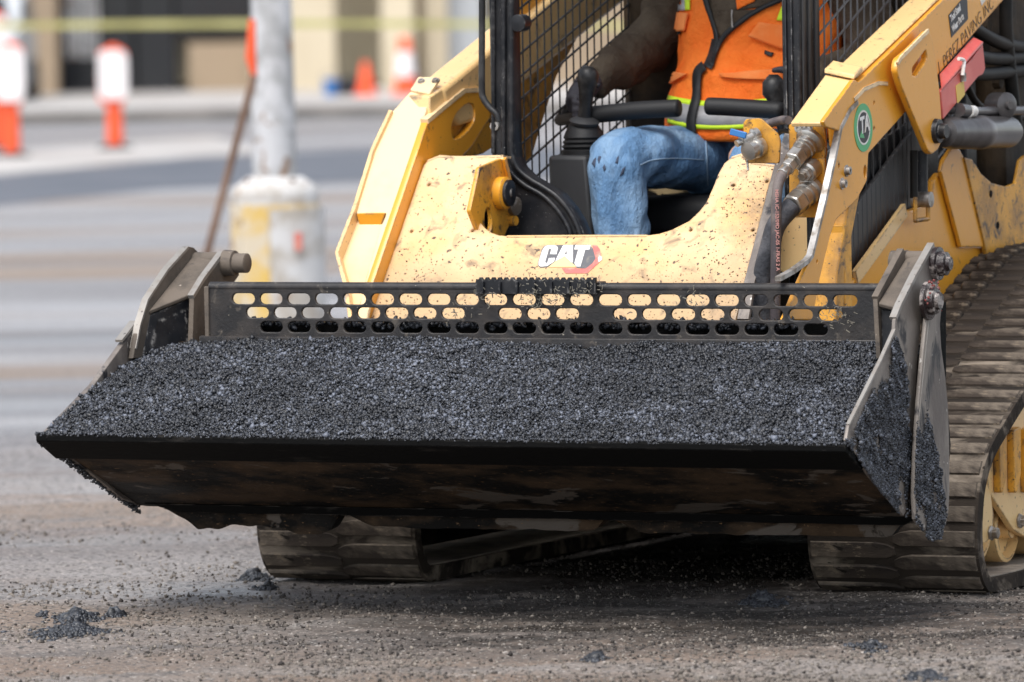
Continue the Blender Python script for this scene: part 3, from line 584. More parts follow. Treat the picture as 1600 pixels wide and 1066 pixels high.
# guard with slots
GV = .58; FG = FV(GV)
x0 = FG.px(380, 468)[0]; x1 = FG.px(1320, 468)[0]; pitch = (x1-x0)/21
zr = [FG.px(850, 468.5)[1], FG.px(850, 490.5)[1], FG.px(850, 513)[1]]
gl = FG.px(324, 480)[0]; gr = FG.px(1379, 480)[0]; zt = FG.px(850, 449)[1]; zb = FG.px(850, 531)[1]
holes = []
for k in range(22): holes.append(stadium(x0+k*pitch, zr[0], .0315, .0135))
for k in range(21):
    if k not in (8, 12): holes.append(stadium(x0+(k+.5)*pitch, zr[1], .0315, .0135))
for k in range(1, 21): holes.append(stadium(x0+k*pitch, zr[2], .0315, .0135))
guard = plate('spill_guard', FG, [roundp([(gl, zb), (gr, zb), (gr, zt), (gl, zt)], .02)]+holes, .010, 'grille', shell, .0025)
MB().tube([(gl+.004, GV+.012, zt-.002), (gr-.002, GV+.012, zt-.002)], .013, 16).build('guard_top_tube', 'grille', shell)
MB().prism([(gl-.02, v, z) for v, z in ((GV-.012, zb-.02), (GV-.010, zb+.004), (GV+.004, zb+.006), (GV+.03, zb-.02))], (gr-gl+.03, 0, 0)).build('guard_lower_flange', 'grille', shell, bevel=.002)
MB().box((gl-.006, GV-.006, zb-.01), (gl+.006, GV+.012, zt)).build('guard_end_bar', 'dusty_steel', shell, bevel=.002)
MB().box((gr-.004, GV-.006, zb-.01), (gr+.006, GV+.012, zt-.03)).build('guard_end_bar', 'dusty_steel', shell, bevel=.002)
# plate behind the lower slots, with caked dirt on its ledge
MB().box((gl+.01, GV+.06, .60), (gr-.01, GV+.072, zr[1]-.024)).build('rear_top_plate', 'edge', shell)
MB().box((gl+.01, GV+.012, zb-.02), (gr-.01, GV+.06, zb-.008)).build('rear_ledge', 'edge', shell)
sx0 = FG.px(748, 445)[0]; sx1 = FG.px(936, 445)[0]; sz0 = FG.px(840, 459)[1]; sz1 = FG.px(840, 433)[1]
out = [(sx0, sz0), (sx1, sz0)]; nn = 19
top = []
for k in range(nn):                                            # saw-cut tread along the top
    xa = sx1-(sx1-sx0)*k/nn; xb = sx1-(sx1-sx0)*(k+1)/nn
    top += [(xa, sz1), (xa*.7+xb*.3, sz1)] + [(xa*(1-t)+xb*t, sz1-.0075*math.sin(math.pi*(t-.3)/.7)) for t in (.45, .65, .85)] if k % 1 == 0 else []
step = plate('step_plate', Frame((0, GV-.022, 0), (1, 0, 0), (0, 0, 1)), out+top, .012, 'black', shell, .001)
MB().box((sx0+.003, GV-.012, sz0+.004), (sx1-.003, GV+.05, sz1-.012)).build('step_block', 'black', shell, bevel=.002)
for k in range(7):
    xa = sx0+(sx1-sx0)*(k+.5)/7; MB().box((xa-.003, GV-.030, sz0+.003), (xa+.003, GV+.0, sz1-.010)).build('step_rib', 'black', shell, bevel=.001)
# caked dirt, straw
P = []; n = 900
cl = rng.uniform(gl+.05, gr-.05, 26)
for k in range(n): P.append((np.clip(rng.choice(cl)+rng.normal()*.03, gl, gr), GV+rng.uniform(.014, .05), zr[1]-.03+rng.uniform(-.01, .02)*rng.uniform(0, 1)))
kind(rocks('caked_dirt', P, rng.uniform(.003, .009, n), 'asphalt', shell, rng.uniform(0, .25, n)), 'stuff')
mb = MB()
for k in range(260):
    c = random.choice([(.0, .0), (.09, -.012), (.16, .0), (.02, -.03), (-.13, -.02), (.12, -.005), (-.22, -.06), (.42, -.02), (.78, -.06), (.80, -.07), (-.02, -.03)])
    u = (sx0+sx1)/2+c[0]+random.gauss(0, .022); z = sz0+.012+c[1]+random.gauss(0, .012); v = GV-.012-(.028 if abs(u-(sx0+sx1)/2) < .165 and z > sz0-.002 else 0)
    l = random.uniform(.003, .012); a = random.uniform(0, math.pi); mb.tube([(u, v, z), (u+l*math.cos(a), v-.003, z+l*math.sin(a))], random.uniform(.0006, .0016), 4)
kind(mb.build('straw_debris', 'straw', shell, smooth=0), 'stuff')
# asphalt crumbs stuck on the right side plates
P = []; Rr = []
FRq = FR
def in_tri(p, a, b, c):
    def s_(p1, p2, p3): return (p1[0]-p3[0])*(p2[1]-p3[1])-(p2[0]-p3[0])*(p1[1]-p3[1])
    d1, d2, d3 = s_(p, a, b), s_(p, b, c), s_(p, c, a); return not ((d1 < 0 or d2 < 0 or d3 < 0) and (d1 > 0 or d2 > 0 or d3 > 0))
polyA = FR.pxs([(1326, 692), (1398, 525), (1412, 560), (1424, 640), (1420, 740), (1413, 804)]); polyE = FR.pxs([(1318, 686), (1330, 690), (1420, 800), (1410, 812), (1360, 752)]); polyB = F2.pxs([(1436, 590), (1447, 640), (1464, 710), (1478, 800), (1470, 842), (1452, 846), (1430, 822), (1426, 790)])
def inside(p, poly):
    c = False; j = len(poly)-1
    for i_ in range(len(poly)):
        (xi, yi), (xj, yj) = poly[i_], poly[j]
        if (yi > p[1]) != (yj > p[1]) and p[0] < (xj-xi)*(p[1]-yi)/(yj-yi)+xi: c = not c
        j = i_
    return c
for poly, uu, n in ((polyE, 1.068, 2200), (polyA, 1.066, 10500), (polyB, 1.091, 5200)):
    xs_ = [q[0] for q in poly]; ys_ = [q[1] for q in poly]; k = 0
    while k < n:
        p_ = (random.uniform(min(xs_), max(xs_)), random.uniform(min(ys_), max(ys_)))
        if inside(p_, poly):
            ns = mnoise.noise(Vector((p_[0]*14, p_[1]*9, uu)))
            if ns > -.32+random.uniform(-.15, .15): cl_ = max(0, mnoise.noise(Vector((p_[0]*40, p_[1]*30, uu*3)))); P.append((uu+random.uniform(0, .002)+.014*cl_, p_[0], p_[1])); Rr.append(random.uniform(.0016, .0034)*(1+1.2*cl_))
            k += 1
kind(rocks('stuck_asphalt_crumbs', P, np.array(Rr), 'asphalt', shell, .9*rng.uniform(0, 1, len(P))**3), 'stuff')
# crumbs fringing the cutting edge and left end
P = [(rng.uniform(-1.07, 1.07), rng.uniform(-.012, .004), .452+rng.uniform(-.004, .004)) for _ in range(2500)]
P += [(-1.06+rng.uniform(-.01, .006), a, .44-a*.42+rng.uniform(-.012, .01)) for a in rng.uniform(0, .5, 900)]
kind(rocks('edge_crumbs', P, rng.uniform(.002, .0045, len(P)), 'asphalt', shell, rng.uniform(0, .3, len(P))), 'stuff')

# --- asphalt heap: a mass with loose stones on it
def heap(u, v):
    t = np.clip(v/.56, 0, 1)
    h = .452+.190*t**.84
    crown = .006*np.sin(np.pi*np.clip((u+1.05)/2.1, 0, 1))*t + .007*np.exp(-((u+.25)/.35)**2)*t + .009*np.exp(-((u-.75)/.25)**2)*t - .010*np.exp(-((u-.2)/.2)**2)*t
    edge = -.012*np.clip((-.80-u)/.20, 0, 1)*t
    return h+crown+edge+(.024*(fbm(u*7+5, v*7+3, 3, 4)-.44)+.016*(fbm(u*26+5, v*26+3, 2, 14)-.37))*np.clip(t*6, .15, 1)
us = np.linspace(-1.045, 1.046, 240); vs_ = np.linspace(-.004, .57, 70); U, Vv = np.meshgrid(us, vs_); Z = heap(U, Vv)-.003
Vt = np.stack([U, Vv, Z], -1).reshape(-1, 3); i = (np.arange(69)[:, None]*240+np.arange(239)[None]).ravel(); Fq = np.stack([i, i+1, i+241, i+240], 1)
me = bpy.data.meshes.new('asphalt_heap'); me.from_pydata([tuple(map(float, q)) for q in Vt], [], [tuple(map(int, q)) for q in Fq])
hp = link('asphalt_heap', me, 'asphalt_base'); hp.location = ORG; hp.rotation_euler = (0, 0, -YAW); kind(hp, 'stuff'); tag(hp, 'heap of loose black asphalt filling the loader bucket', 'asphalt')
N = 150000; u = rng.uniform(-1.045, 1.046, N); v = rng.uniform(-.006, .565, N); rad = .0020+.0052*rng.uniform(0, 1, N)**2.6; rad[:3600] = rng.uniform(.0060, .0105, 3600); rad *= .75+.5*fbm(u*5, v*5, 3, 77)
P = np.stack([u, v, heap(u, v)+rad*.25], 1); P[:, 2] += rng.normal(0, .0030, N); tn = rng.uniform(0, 1, N)**3.4*(.30+1.4*np.clip((fbm(u*6+9, v*9, 3, 51)-.25)*2, 0, 1))
st = rocks('loose_stones', P, rad, 'asphalt', hp, tn, jag=.35, small=True); kind(st, 'stuff')

# --- lift arms
AY = (.648, .762); AO = Vector((0, .868, .783))
FA = Frame(AO, (1, 0, 0), (0, *AY))                            # leaning front face of both lower arms
rec = .038; FC = Frame(AO-FA.n*rec, (1, 0, 0), (0, *AY))       # cross member set back from it
armL = MB().prism([(-.655, v, w_) for v, w_ in [(.90, .55), (.93, .80), (1.22, 1.14), (1.4, 1.0), (1.1, .6)]], (.07, 0, 0)).build('lift_arm', 'yellow', LO, bevel=.004)
plate('front_plate', FA, roundp(FA.pxs([(582, 240), (612, 176), (641, 143), (671, 149), (664, 182), (652, 240)]+[(618, 318), (582, 445), (574, 500), (556, 500), (570, 440), (592, 362), (604, 333), (556, 334)]), .004), .012, 'yellow_faded_lit', armL, .002)
# recessed lower pocket, its flange and the folded tab
FP = Frame(AO-FA.n*.022, (1, 0, 0), (0, *AY)); plate('pocket_plate', FP, FP.pxs([(556, 330), (610, 330), (585, 420), (570, 500), (545, 470), (527, 398)]), .008, 'yellow_faded_lit', armL, .001)
edge_strip(FA, [(612, 176), (584, 236), (556, 326), (528, 398), (541, 446), (549, 500)], .010, 'outer_flange', 'yellow_dusty_lit', armL, .036, .010)
Ft = Frame(FA.p(*FA.px(556, 334))+FA.n*.003, (1, 0, 0), (0, -.25, 1)); plate('folded_tab', Ft, roundp(Ft.pxs([(556, 334), (602, 333), (593, 360), (565, 360)]), .01), .006, 'yellow', armL, .001)
FIi = FU(-.570)                                                # inner cheek with its oval window
out = FIi.pxs([(668, 192), (700, 165), (726, 142), (748, 141), (764, 162), (766, 184), (748, 212), (736, 232), (724, 243), (720, 262), (690, 330), (640, 500), (572, 500), (583, 443), (652, 240)])
hole = smoothp(FIi.pxs([(732, 160), (742, 165), (743, 189), (729, 208), (712, 220), (705, 210), (707, 190), (717, 173)]), 2)
plate('inner_cheek', FIi, [out, hole], .020, 'yellow', armL, .003)
FIj = FU(-.60); plate('pocket_back', FIj, smoothp(FIj.pxs([(660, 190), (720, 130), (800, 125), (800, 210), (740, 250), (660, 250)]), 1), .006, 'yellow_grimy', armL, .001)
edge_strip(FIi, [(668, 190), (700, 163), (726, 142), (750, 141)], .012, 'cheek_edge', 'yellow_faded_lit', armL, .022, .002)
# upper beams run up and back
def beam(sgn, parent):
    a0, a1 = (.575, .664); mb = MB(); pr = [(1.06, 1.262), (1.00, 1.225), (1.10, 1.09), (3.2, 1.905), (3.2, 2.09)]
    # profile from the right arm's outer face, mirrored for the other arm
    pr = [(1.075, 1.266), (1.10, 1.10), (1.20, 1.115), (2.087, 1.459), (3.2, 1.89), (3.2, 1.985), (1.664, 1.464)]
    if sgn < 0: pr = [(1.30, 1.258), (1.33, 1.20), (1.40, 1.16), (1.50, 1.17), (3.2, 1.70), (3.2, 1.885), (1.709, 1.391)]
    return mb.prism([(sgn*a0, v, z) for v, z in pr], (sgn*(a1-a0), 0, 0)).build('upper_beam', 'yellow_dusty_lit' if sgn < 0 else 'yellow', parent, bevel=.012, segs=3)
beam(-1, armL)
cap = FA.pxs([(646, 122), (700, 122), (703, 140), (672, 150), (641, 143)])
Fcap = Frame(pu(672, 150, -.57), (1, 0, 0), (0, .93, .36)); 
MB().hexa([(-.660, 1.235, 1.18), (-.580, 1.235, 1.18), (-.580, 1.36, 1.18), (-.660, 1.36, 1.18), (-.660, 1.262, 1.245), (-.580, 1.232, 1.240), (-.580, 1.36, 1.272), (-.660, 1.36, 1.275)]).build('cap_block', 'yellow_dusty_lit', armL, bevel=.004)
FK = Frame((0, 1.262, 1.250), (1, 0, 0), (0, .84, .54)); k_ = FK.pxs([(641, 143), (672, 149), (701, 123), (647, 122)])
plate('cap_plate', FK, roundp([k_[0], k_[1], (k_[1][0], k_[2][1]), (k_[0][0], k_[3][1])], .006), .008, 'yellow_faded_lit', armL, .001, .004)
bolt_me = None
def bolt(parent, c, ax, r=.008, h=.006, m='steel'):
    mb = MB(); mb.lathe(c, ax, [(0, r*1.35), (h*.25, r*1.35), (h*.26, r), (h, r*.95), (h*1.01, r*.45), (h*.6, r*.4)], 12); return mb.build('bolt', m, parent)
for q in ((659, 129.5), (681, 128.5)):
    c = FK.px(*q); bolt(armL, FK.p(*c, .004), FK.n)

# right arm
armR = MB().prism([(.585, v, w_) for v, w_ in [(.92, .55), (.95, .80), (1.10, 1.10), (1.17, 1.10), (1.00, .80), (.98, .55)]], (.07, 0, 0)).build('lift_arm', 'yellow_grimy', LO, bevel=.004)
FO = FU(.668)
outer = FO.pxs([(1279, 445), (1270, 500), (1225, 500), (1250, 440), (1268, 402), (1289, 317), (1312, 205), (1290, 198), (1287, 190), (1335, 124), (1342, 129), (1475, -1), (1568, -1), (1467, 116), (1420, 170), (1357, 240), (1355, 282), (1340, 311), (1306, 344), (1297, 370)])
hol = [circ(FO.px(1352, 269), .0095, 16, .016), circ(FO.px(1366, 161), .0045, 10), circ(FO.px(1366, 201), .0045, 10), circ(FO.px(1311, 260), .004, 10, .008), circ(FO.px(1277, 409), .004, 10)]
plate('outer_plate', FO, [roundp(outer, .006)]+hol, .012, 'yellow', armR, .0025)
beam(1, armR)
MB().prism([(.577, v, z) for v, z in ((1.10, 1.2765), (1.12, 1.284), (1.664, 1.4665), (3.2, 1.987), (3.2, 1.992), (1.664, 1.4715), (1.10, 1.282))], (.078, 0, 0)).build('beam_top', 'yellow_dusty_lit', armR, bevel=.002)  # paler top skin: dust with the overhead light painted in
# sloping top of the lower arm, between cap and outer plate (bright)
tp = [pu(1235, 192, .572), pu(1287, 192, .664), pu(1337, 126, .664), pu(1290, 116, .572)]
quad([tp[0], tp[1], tp[2], tp[3]], -.012).build('top_plate', 'yellow_dusty_lit', armR, bevel=.003)
tp2 = [pu(1290, 116, .572), pu(1337, 126, .664), pu(1345, 119, .664), pu(1297, 110, .572)]
FK2 = Frame((0, 1.05, 1.268), (1, 0, 0), (0, .9, .43)); kk = FK2.pxs([(1289, 121), (1337, 126), (1346, 118), (1294, 112)])
MB().hexa([tp[3]+Vector((0, -.01, .002)), tp[2]+Vector((0, -.01, .002)), tp[2]+Vector((0, .05, .022)), tp[3]+Vector((0, .05, .022)), tp[3]+Vector((0, -.008, .014)), tp[2]+Vector((0, -.008, .014)), tp[2]+Vector((0, .05, .034)), tp[3]+Vector((0, .05, .034))]).build('cap_plate', 'yellow_dusty_lit', armR, bevel=.003)
for q in ((1307, 118), (1330, 118)):
    c = pu(*q, .60 if q[0] < 1310 else .645); bolt(armR, (c.x, c.y, c.z+.001), (0, -.5, .86))
edge_strip(FO, [(1339, 160), (1327, 172), (1313, 200), (1303, 250), (1288, 317), (1268, 400), (1262, 408), (1240, 424), (1218, 436)], .011, 'worn_or_lit_edge', 'steel', armR, .016, .004)
edge_strip(FO, [(1334, 156), (1349, 140), (1372, 130), (1386, 131)], .010, 'weld_bead', 'yellow_faded_lit', armR, .006, .003)
for q in ((1322, 267), (1315, 287)): c = FO.px(*q); bolt(armR, FO.p(*c, .0), FO.n, .011, .012)
# inner flange of the right arm: dusty above, bare grey steel below
FIr = FU(.572); fl = FIr.pxs([(1236, 190), (1228, 205), (1207, 272), (1162, 443), (1150, 500), (1178, 500), (1182, 440), (1204, 372), (1226, 300), (1240, 250)])
FW = Frame(AO, (1, 0, 0), (0, *AY)); plate('inner_flange', FW, FW.pxs([(1228, 204), (1208, 268), (1163, 442), (1152, 500), (1170, 500), (1180, 441), (1206, 352), (1215, 290), (1240, 230), (1240, 200)]), .014, 'plate_worn', armR, .002, .004)
# yellow mounting plates behind the couplers
FB = Frame((0, 1.005, 0), (1, 0, 0), (0, 0, 1))
plate('coupler_bracket', FB, roundp(FB.pxs([(1232, 194), (1288, 194), (1291, 242), (1285, 252), (1233, 252)]), .008), .01, 'yellow_grimy', armR, .0015)
FB2 = Frame((0, .985, 0), (1, 0, 0), (0, 0, 1))
plate('coupler_bracket', FB2, roundp(FB2.pxs([(1233, 254), (1289, 246), (1290, 330), (1284, 340), (1233, 340)]), .006), .01, 'yellow_grimy', armR, .0015, .0)
FB3 = Frame((0, .955, 0), (1, 0, 0), (0, .25, .95)); plate('lower_gusset', FB3, smoothp(FB3.pxs([(1216, 438), (1219, 372), (1232, 345), (1252, 332), (1282, 324), (1286, 330), (1264, 402)]), 1), .008, 'yellow_dusty_lit', armR, .001)
MB().box((.585, 1.0, .55), (.655, 1.05, .92)).build('arm_web', 'yellow_grimy', armR, bevel=.004)
for q in ((1249, 200), (1263, 200)): bolt(armR, FB.p(*FB.px(*q)), FB.n, .0095, .010, 'chrome')
# couplers, their hoses
def coup(c0, c1, prof, n=24, hexes=()):
    """lathe from c0 to c1; profile in fractions of the length; some stations six-sided"""
    ax = c1-c0; return MB().lathe(c0, ax, [(a*ax.length, r) for a, r in prof], n)
A0 = pv(1266, 221, 1.0); A1 = pv(1226, 268, .90)
MB().lathe(A0, A1-A0, [(-.006, .038), (.004, .038), (.008, .034), (.012, .026), (.016, .029), (.024, .029), (.026, .026), (.030, .028), (.036, .028), (.038, .025), (.055, .025)], 28).build('quick_coupler', 'chrome', armR)
ax = (A1-A0).normalized(); e1 = A0+ax*.055
MB().lathe(e1, ax, [(0, .027), (.030, .027), (.034, .020)], 6).build('coupler_nut', 'chrome', armR, bevel=.002, smooth=20)
MB().lathe(e1+ax*.032, ax, [(0, .017), (.012, .017), (.013, .019), (.026, .019), (.028, .014)], 6).build('coupler_nut', 'chrome', armR, bevel=.001, smooth=20)
MB().lathe(e1+ax*.056, ax, [(0, .013), (.004, .0155), (.024, .0155), (.026, .014)], 20).build('hose_ferrule', 'chrome', armR)
B0 = pv(1271, 262, .985); B1 = pv(1255, 275, .94)
MB().lathe(B0, B1-B0, [(-.004, .024), (.012, .026), (.030, .026), (.034, .021)], 24).build('plugged_coupler', 'chrome', armR)
MB().lathe(B0+(B1-B0).normalized()*.032, B1-B0, [(0, .018), (.012, .018), (.014, .012), (.026, .012)], 6).build('coupler_plug', 'steel', armR, bevel=.001, smooth=20)
C0 = pv(1268, 297, .985); C1 = pv(1232, 327, .90); ax = (C1-C0).normalized()
MB().lathe(C0, ax, [(-.006, .036), (.006, .036), (.010, .028), (.014, .031), (.026, .031), (.028, .027), (.042, .027), (.044, .030), (.052, .030)], 28).build('quick_coupler', 'chrome', armR)
MB().lathe(C0+ax*.052, ax, [(0, .031), (.030, .031), (.034, .027)], 6).build('coupler_nut', 'chrome', armR, bevel=.002, smooth=20)
def bez(pts, n=10):
    out = []; P_ = [pts[0]]+list(pts)+[pts[-1]]
    for i_ in range(1, len(P_)-2):
        p0, p1, p2, p3 = [Vector(q) for q in P_[i_-1:i_+3]]
        for k in range(n):
            t = k/n; out.append(.5*((2*p1)+(p2-p0)*t+(2*p0-5*p1+4*p2-p3)*t*t+(3*p1-p0-3*p2+p3)*t**3))
    out.append(Vector(pts[-1])); return out
h1 = [e1+(A1-A0).normalized()*.076, pv(1217, 285, .875), pv(1213.5, 310, .865), pv(1212.5, 360, .86), pv(1212, 410, .86), pv(1211.5, 450, .865), pv(1211, 520, .87)]
hz = MB().tube(bez(h1), .0128, 14).build('printed_hose', 'hose', armR, smooth=60)
Fh = Frame(Vector((0, h1[4].y-.0132, 0)), (1, 0, 0), (0, 0, 1)); hx = Fh.px(1213, 375)
link('hose_lettering', text_mesh('MSHA IC-152/09D JAC-05 1-FRAS 2 A', Fh, Fh.px(1213.5, 296)[0], Fh.px(1213.5, 296)[1], .0125, R(-90), 1., 0, .0008, .0002), 'pink_ink', hz, smooth=0)
h2 = [C0+ax*.08, pv(1214, 350, .885), pv(1203, 385, .89), pv(1194, 420, .895), pv(1191, 450, .90), pv(1190, 520, .91)]
MB().tube(bez(h2), [.0245]*len(bez(h2)), 18).build('sleeved_hose', 'hose_fat', armR, smooth=60)
h3 = [pv(1232, 188, 1.02), pv(1222, 188, 1.05), pv(1203, 193, 1.06), pv(1188, 200, 1.05)]
MB().tube(bez(h3), .011, 12).build('small_hose', 'hose', armR, smooth=60)
MB().tube(bez([pv(1236, 206, 1.03), pv(1222, 205, 1.06), pv(1212, 214, 1.08)]), .006, 10).build('small_hose', 'hose_shiny', armR, smooth=60)
# drain bracket with its blue-handled valve
FD = Frame((0, .955, 0), (1, 0, 0), (0, 0, 1))
plate('drain_bracket', FD, roundp(FD.pxs([(1164, 255), (1161, 192), (1166, 186), (1188, 185), (1215, 209), (1219, 220), (1217, 256)]), .008), .008, 'yellow_grimy', armR, .0015)
MB().lathe(FD.p(*FD.px(1188, 228)), Vector((-.3, -.9, -.25)), [(0, .024), (.012, .026), (.02, .026), (.022, .021), (.036, .021), (.038, .024), (.048, .023), (.05, .012)], 24).build('drain_coupler', 'chrome', armR)
MB().lathe(FD.p(*FD.px(1184, 209)), Vector((-.55, -.75, -.35)), [(0, .017), (.014, .018), (.018, .012), (.034, .012), (.036, .014), (.05, .014), (.052, .009), (.066, .009)], 16).build('drain_valve', 'chrome', armR)
MB().box((-.022, -.004, -.008), (.022, .004, .008), Matrix.Translation(FD.p(*FD.px(1166, 208), .05)) @ Matrix.Rotation(R(14), 4, 'Y')).build('valve_handle', 'blue', armR, bevel=.002)
mb = MB()
for k in range(7):
    c = pv(1167+.3*k, 246+k*3.2, .935); mb.lathe(c, (0, -1, 0) if k % 2 else (1, 0, 0), [(-.002, .003), (.002, .003)], 8)
mb.build('ball_chain', 'steel', armR)

# lettering and stickers on the outer plate
def ovpoly(c, r): return circ(c, r, 40)
tc_ = FO.px(1348.5, 199.5); tr = .060
plate('round_sticker', FO, ovpoly(tc_, tr), .0012, 'green_ink', armR, 0, .0014, smooth=0)
plate('round_sticker_ring', FO, [ovpoly(tc_, tr*.72), ovpoly(tc_, tr*.64)], .001, 'white_ink', armR, 0, .0020, smooth=0)
plate('round_sticker_centre', FO, ovpoly(tc_, tr*.64), .001, 'black_ink', armR, 0, .0019, smooth=0)
plate('round_sticker_triangle', FO, [(tc_[0]-.028, tc_[1]-.024), (tc_[0]+.004, tc_[1]-.026), (tc_[0]-.012, tc_[1]-.004)], .001, 'green_ink', armR, 0, .0023, smooth=0)
FT = Frame((.668+.0026, 0, 0), (0, 1, 0), (0, 0, 1))
link('round_sticker_letters', text_mesh('TA', FT, tc_[0]-.026, tc_[1]+.002, .056, R(8), .85, .1, .0003, .0018), 'white_ink', armR, smooth=0)
FT2 = Frame((.6688, 0, 0), (0, 1, 0), (0, 0, 1))
a_ = Vector(FT2.px(1466, 109)); b2 = Vector(FT2.px(1552, 3)); ang = math.atan2(b2.y-a_.y, b2.x-a_.x); nrm = Vector((-math.sin(ang), math.cos(ang)))
me = text_mesh('J  PEREZ PAVING INC', FT2, 0, 0, .05, 0, 1, .15, .0004, 0)
xs_ = [v.co.y for v in me.vertices]; L_ = max(xs_); sxx = (b2-a_).length/L_
link('company_lettering', text_mesh('J  PEREZ PAVING INC', FT2, *(a_+nrm*.0), .046, ang, sxx*.05/.046, .12, .0004, -.0010), 'black_ink', armR, smooth=0)
st_ = FO.pxs([(1481.5, 24), (1503, -2), (1510.5, -2), (1512, 30), (1486, 59)])
plate('sticker', FO, st_, .001, 'black_ink', armR, 0, .0013, smooth=0)
for k, (s_, q) in enumerate((('Tool Steel', (1485, 31)), ('Wear Parts', (1488, 47)))):
    c = FT.px(*q); link('sticker_lettering', text_mesh(s_, FT, c[0], c[1], .026, ang+.02, .72, 0, .0003, .0006), 'white_ink', armR, smooth=0)
plate('sticker', FO, FO.pxs([(1531, -2), (1541, -2), (1533, 9)]), .001, 'white_ink', armR, 0, .0013, smooth=0)

# --- cross member between the arms, with the maker's mark
bot = [(1152, 500), (592-16, 500)]
XO = FC.pxs([(596, 445), (661, 258), (668, 250), (686, 243), (715, 246), (786, 243), (788, 247), (762, 265), (752, 295), (742, 323), (743, 335), (750, 347), (758, 356), (768, 363), (780, 367), (792, 368),
             (1012, 367), (1030, 364.5), (1050, 358), (1076, 345), (1092, 330), (1103, 316), (1113, 294), (1122, 271), (1131, 255), (1143, 245), (1158, 240), (1174, 253), (1214, 258), (1208, 272), (1180, 380), (1164, 441), (1148, 505), (575, 505)])
XH = [circ(FC.px(*q), .0042, 10) for q in ((669.5, 288), (642.5, 361), (738, 360), (1079, 359), (1146, 289), (1176, 359), (1198, 283))]
cross = plate('cross_member', FC, [XO]+XH, .016, 'cross', LO, .0045)
# rounded-over top edges of the cross member
def lipstrip(pts, name='folded_edge'):
    P_ = [FC.p(*FC.px(*q)) for q in pts]; mb = MB()
    for a_, b2 in zip(P_[:-1], P_[1:]):
        d_ = Vector((0, .05, -.004)); mb.hexa([a_, b2, b2+d_, a_+d_, a_-FC.ey*.008, b2-FC.ey*.008, b2+d_-FC.ey*.008, a_+d_-FC.ey*.008])
    return mb.build(name, 'cross', cross, smooth=60)
lipstrip([(792, 368), (860, 367.4), (940, 367), (1012, 367)])
lipstrip([(1143, 245), (1158, 240), (1174, 253), (1214, 258)])
mb = MB(); P_ = [FC.p(*FC.px(*q)) for q in [(664, 256), (686, 243), (715, 245), (786, 243)]]
for a_, b2 in zip(P_[:-1], P_[1:]):
    pa, pb = [], []
    for th in range(0, 91, 15):
        r_ = .03; o_ = FC.n*(-r_+r_*math.cos(R(th)))+FC.ey*(r_*math.sin(R(th))*.3); pa.append(a_+o_); pb.append(b2+o_)
    mb.add(pa+pb, [(i_, i_+1, i_+1+len(pa), i_+len(pa)) for i_ in range(len(pa)-1)])
mb.build('rolled_top', 'yellow_faded_lit', cross, smooth=60)
lipstrip([(668, 250), (686, 243), (715, 244), (786, 243)])
# dried mud and chips spattered over the lower paint
P = []; bx0, bx1 = min(q[0] for q in XO), max(q[0] for q in XO); by0, by1 = min(q[1] for q in XO), max(q[1] for q in XO)
while len(P) < 1700:
    q = (random.uniform(bx0, bx1), random.uniform(by0, by1))
    if not inside(q, XO): continue
    dens = .10+.8*max(0, 1-(q[1]-FC.px(850, 445)[1])/.14)*.8+(.75 if q[0] > FC.px(1120, 350)[0] else 0)
    if random.random() < dens*(.4+1.2*max(0, .3+mnoise.noise(Vector((q[0]*9, q[1]*9, 2))))): P.append(tuple(FC.p(*q, .0008)))
M['mud'] = mat('dried_mud', (.13, .09, .06), .9, tone=(.34, .25, .17), spec=.1)
kind(rocks('mud_spatter', P, .0008+.0026*rng.uniform(0, 1, len(P))**4, 'mud', cross, small=True), 'stuff')
# pivot cheek with its pin left of the cab opening
FPv = FU(-.352); ck = FPv.pxs([(786, 247), (797, 290), (804, 318), (804, 336), (788, 370), (752, 372), (735, 330), (750, 262)])
plate('pivot_cheek', FPv, [roundp(ck, .006), circ(FPv.px(763, 345), .022, 20, .034)], .012, 'yellow_grimy', cross, .002)
FPb = FU(-.40); plate('pivot_hole_shade', FPb, FPb.pxs([(740, 320), (800, 320), (800, 380), (740, 380)]), .006, 'dark', cross, .001)  # added dark plate standing in for shade inside the hole
MB().prism([(x, y, z) for x, y, z in [tuple(pu(786, 246, -.352)), tuple(pu(804, 325, -.352)), tuple(pu(801, 325, -.352)), tuple(pu(783, 250, -.352))]], (.012, -.004, 0)).build('cheek_rim', 'yellow', cross)
q = pu(779, 302, -.352); MB().lathe(q, (1, 0, 0), [(0, .042), (.022, .042), (.026, .036)], 28).build('pivot_boss', 'yellow', cross)
MB().lathe(q+Vector((.024, 0, 0)), (1, 0, 0), [(0, .034), (.010, .034), (.012, .028), (.013, .012), (.017, .010)], 28).build('pivot_pin', 'black', cross)
q = pu(799, 322, -.352); MB().lathe(q, (1, -.2, 0), [(0, .024), (.016, .024), (.018, .018)], 20).build('pivot_bolt', 'steel', cross)
q = pu(798, 345, -.352); MB().lathe(q, (1, -.2, 0), [(0, .014), (.016, .013)], 12).build('pivot_bolt', 'yellow_grimy', cross)
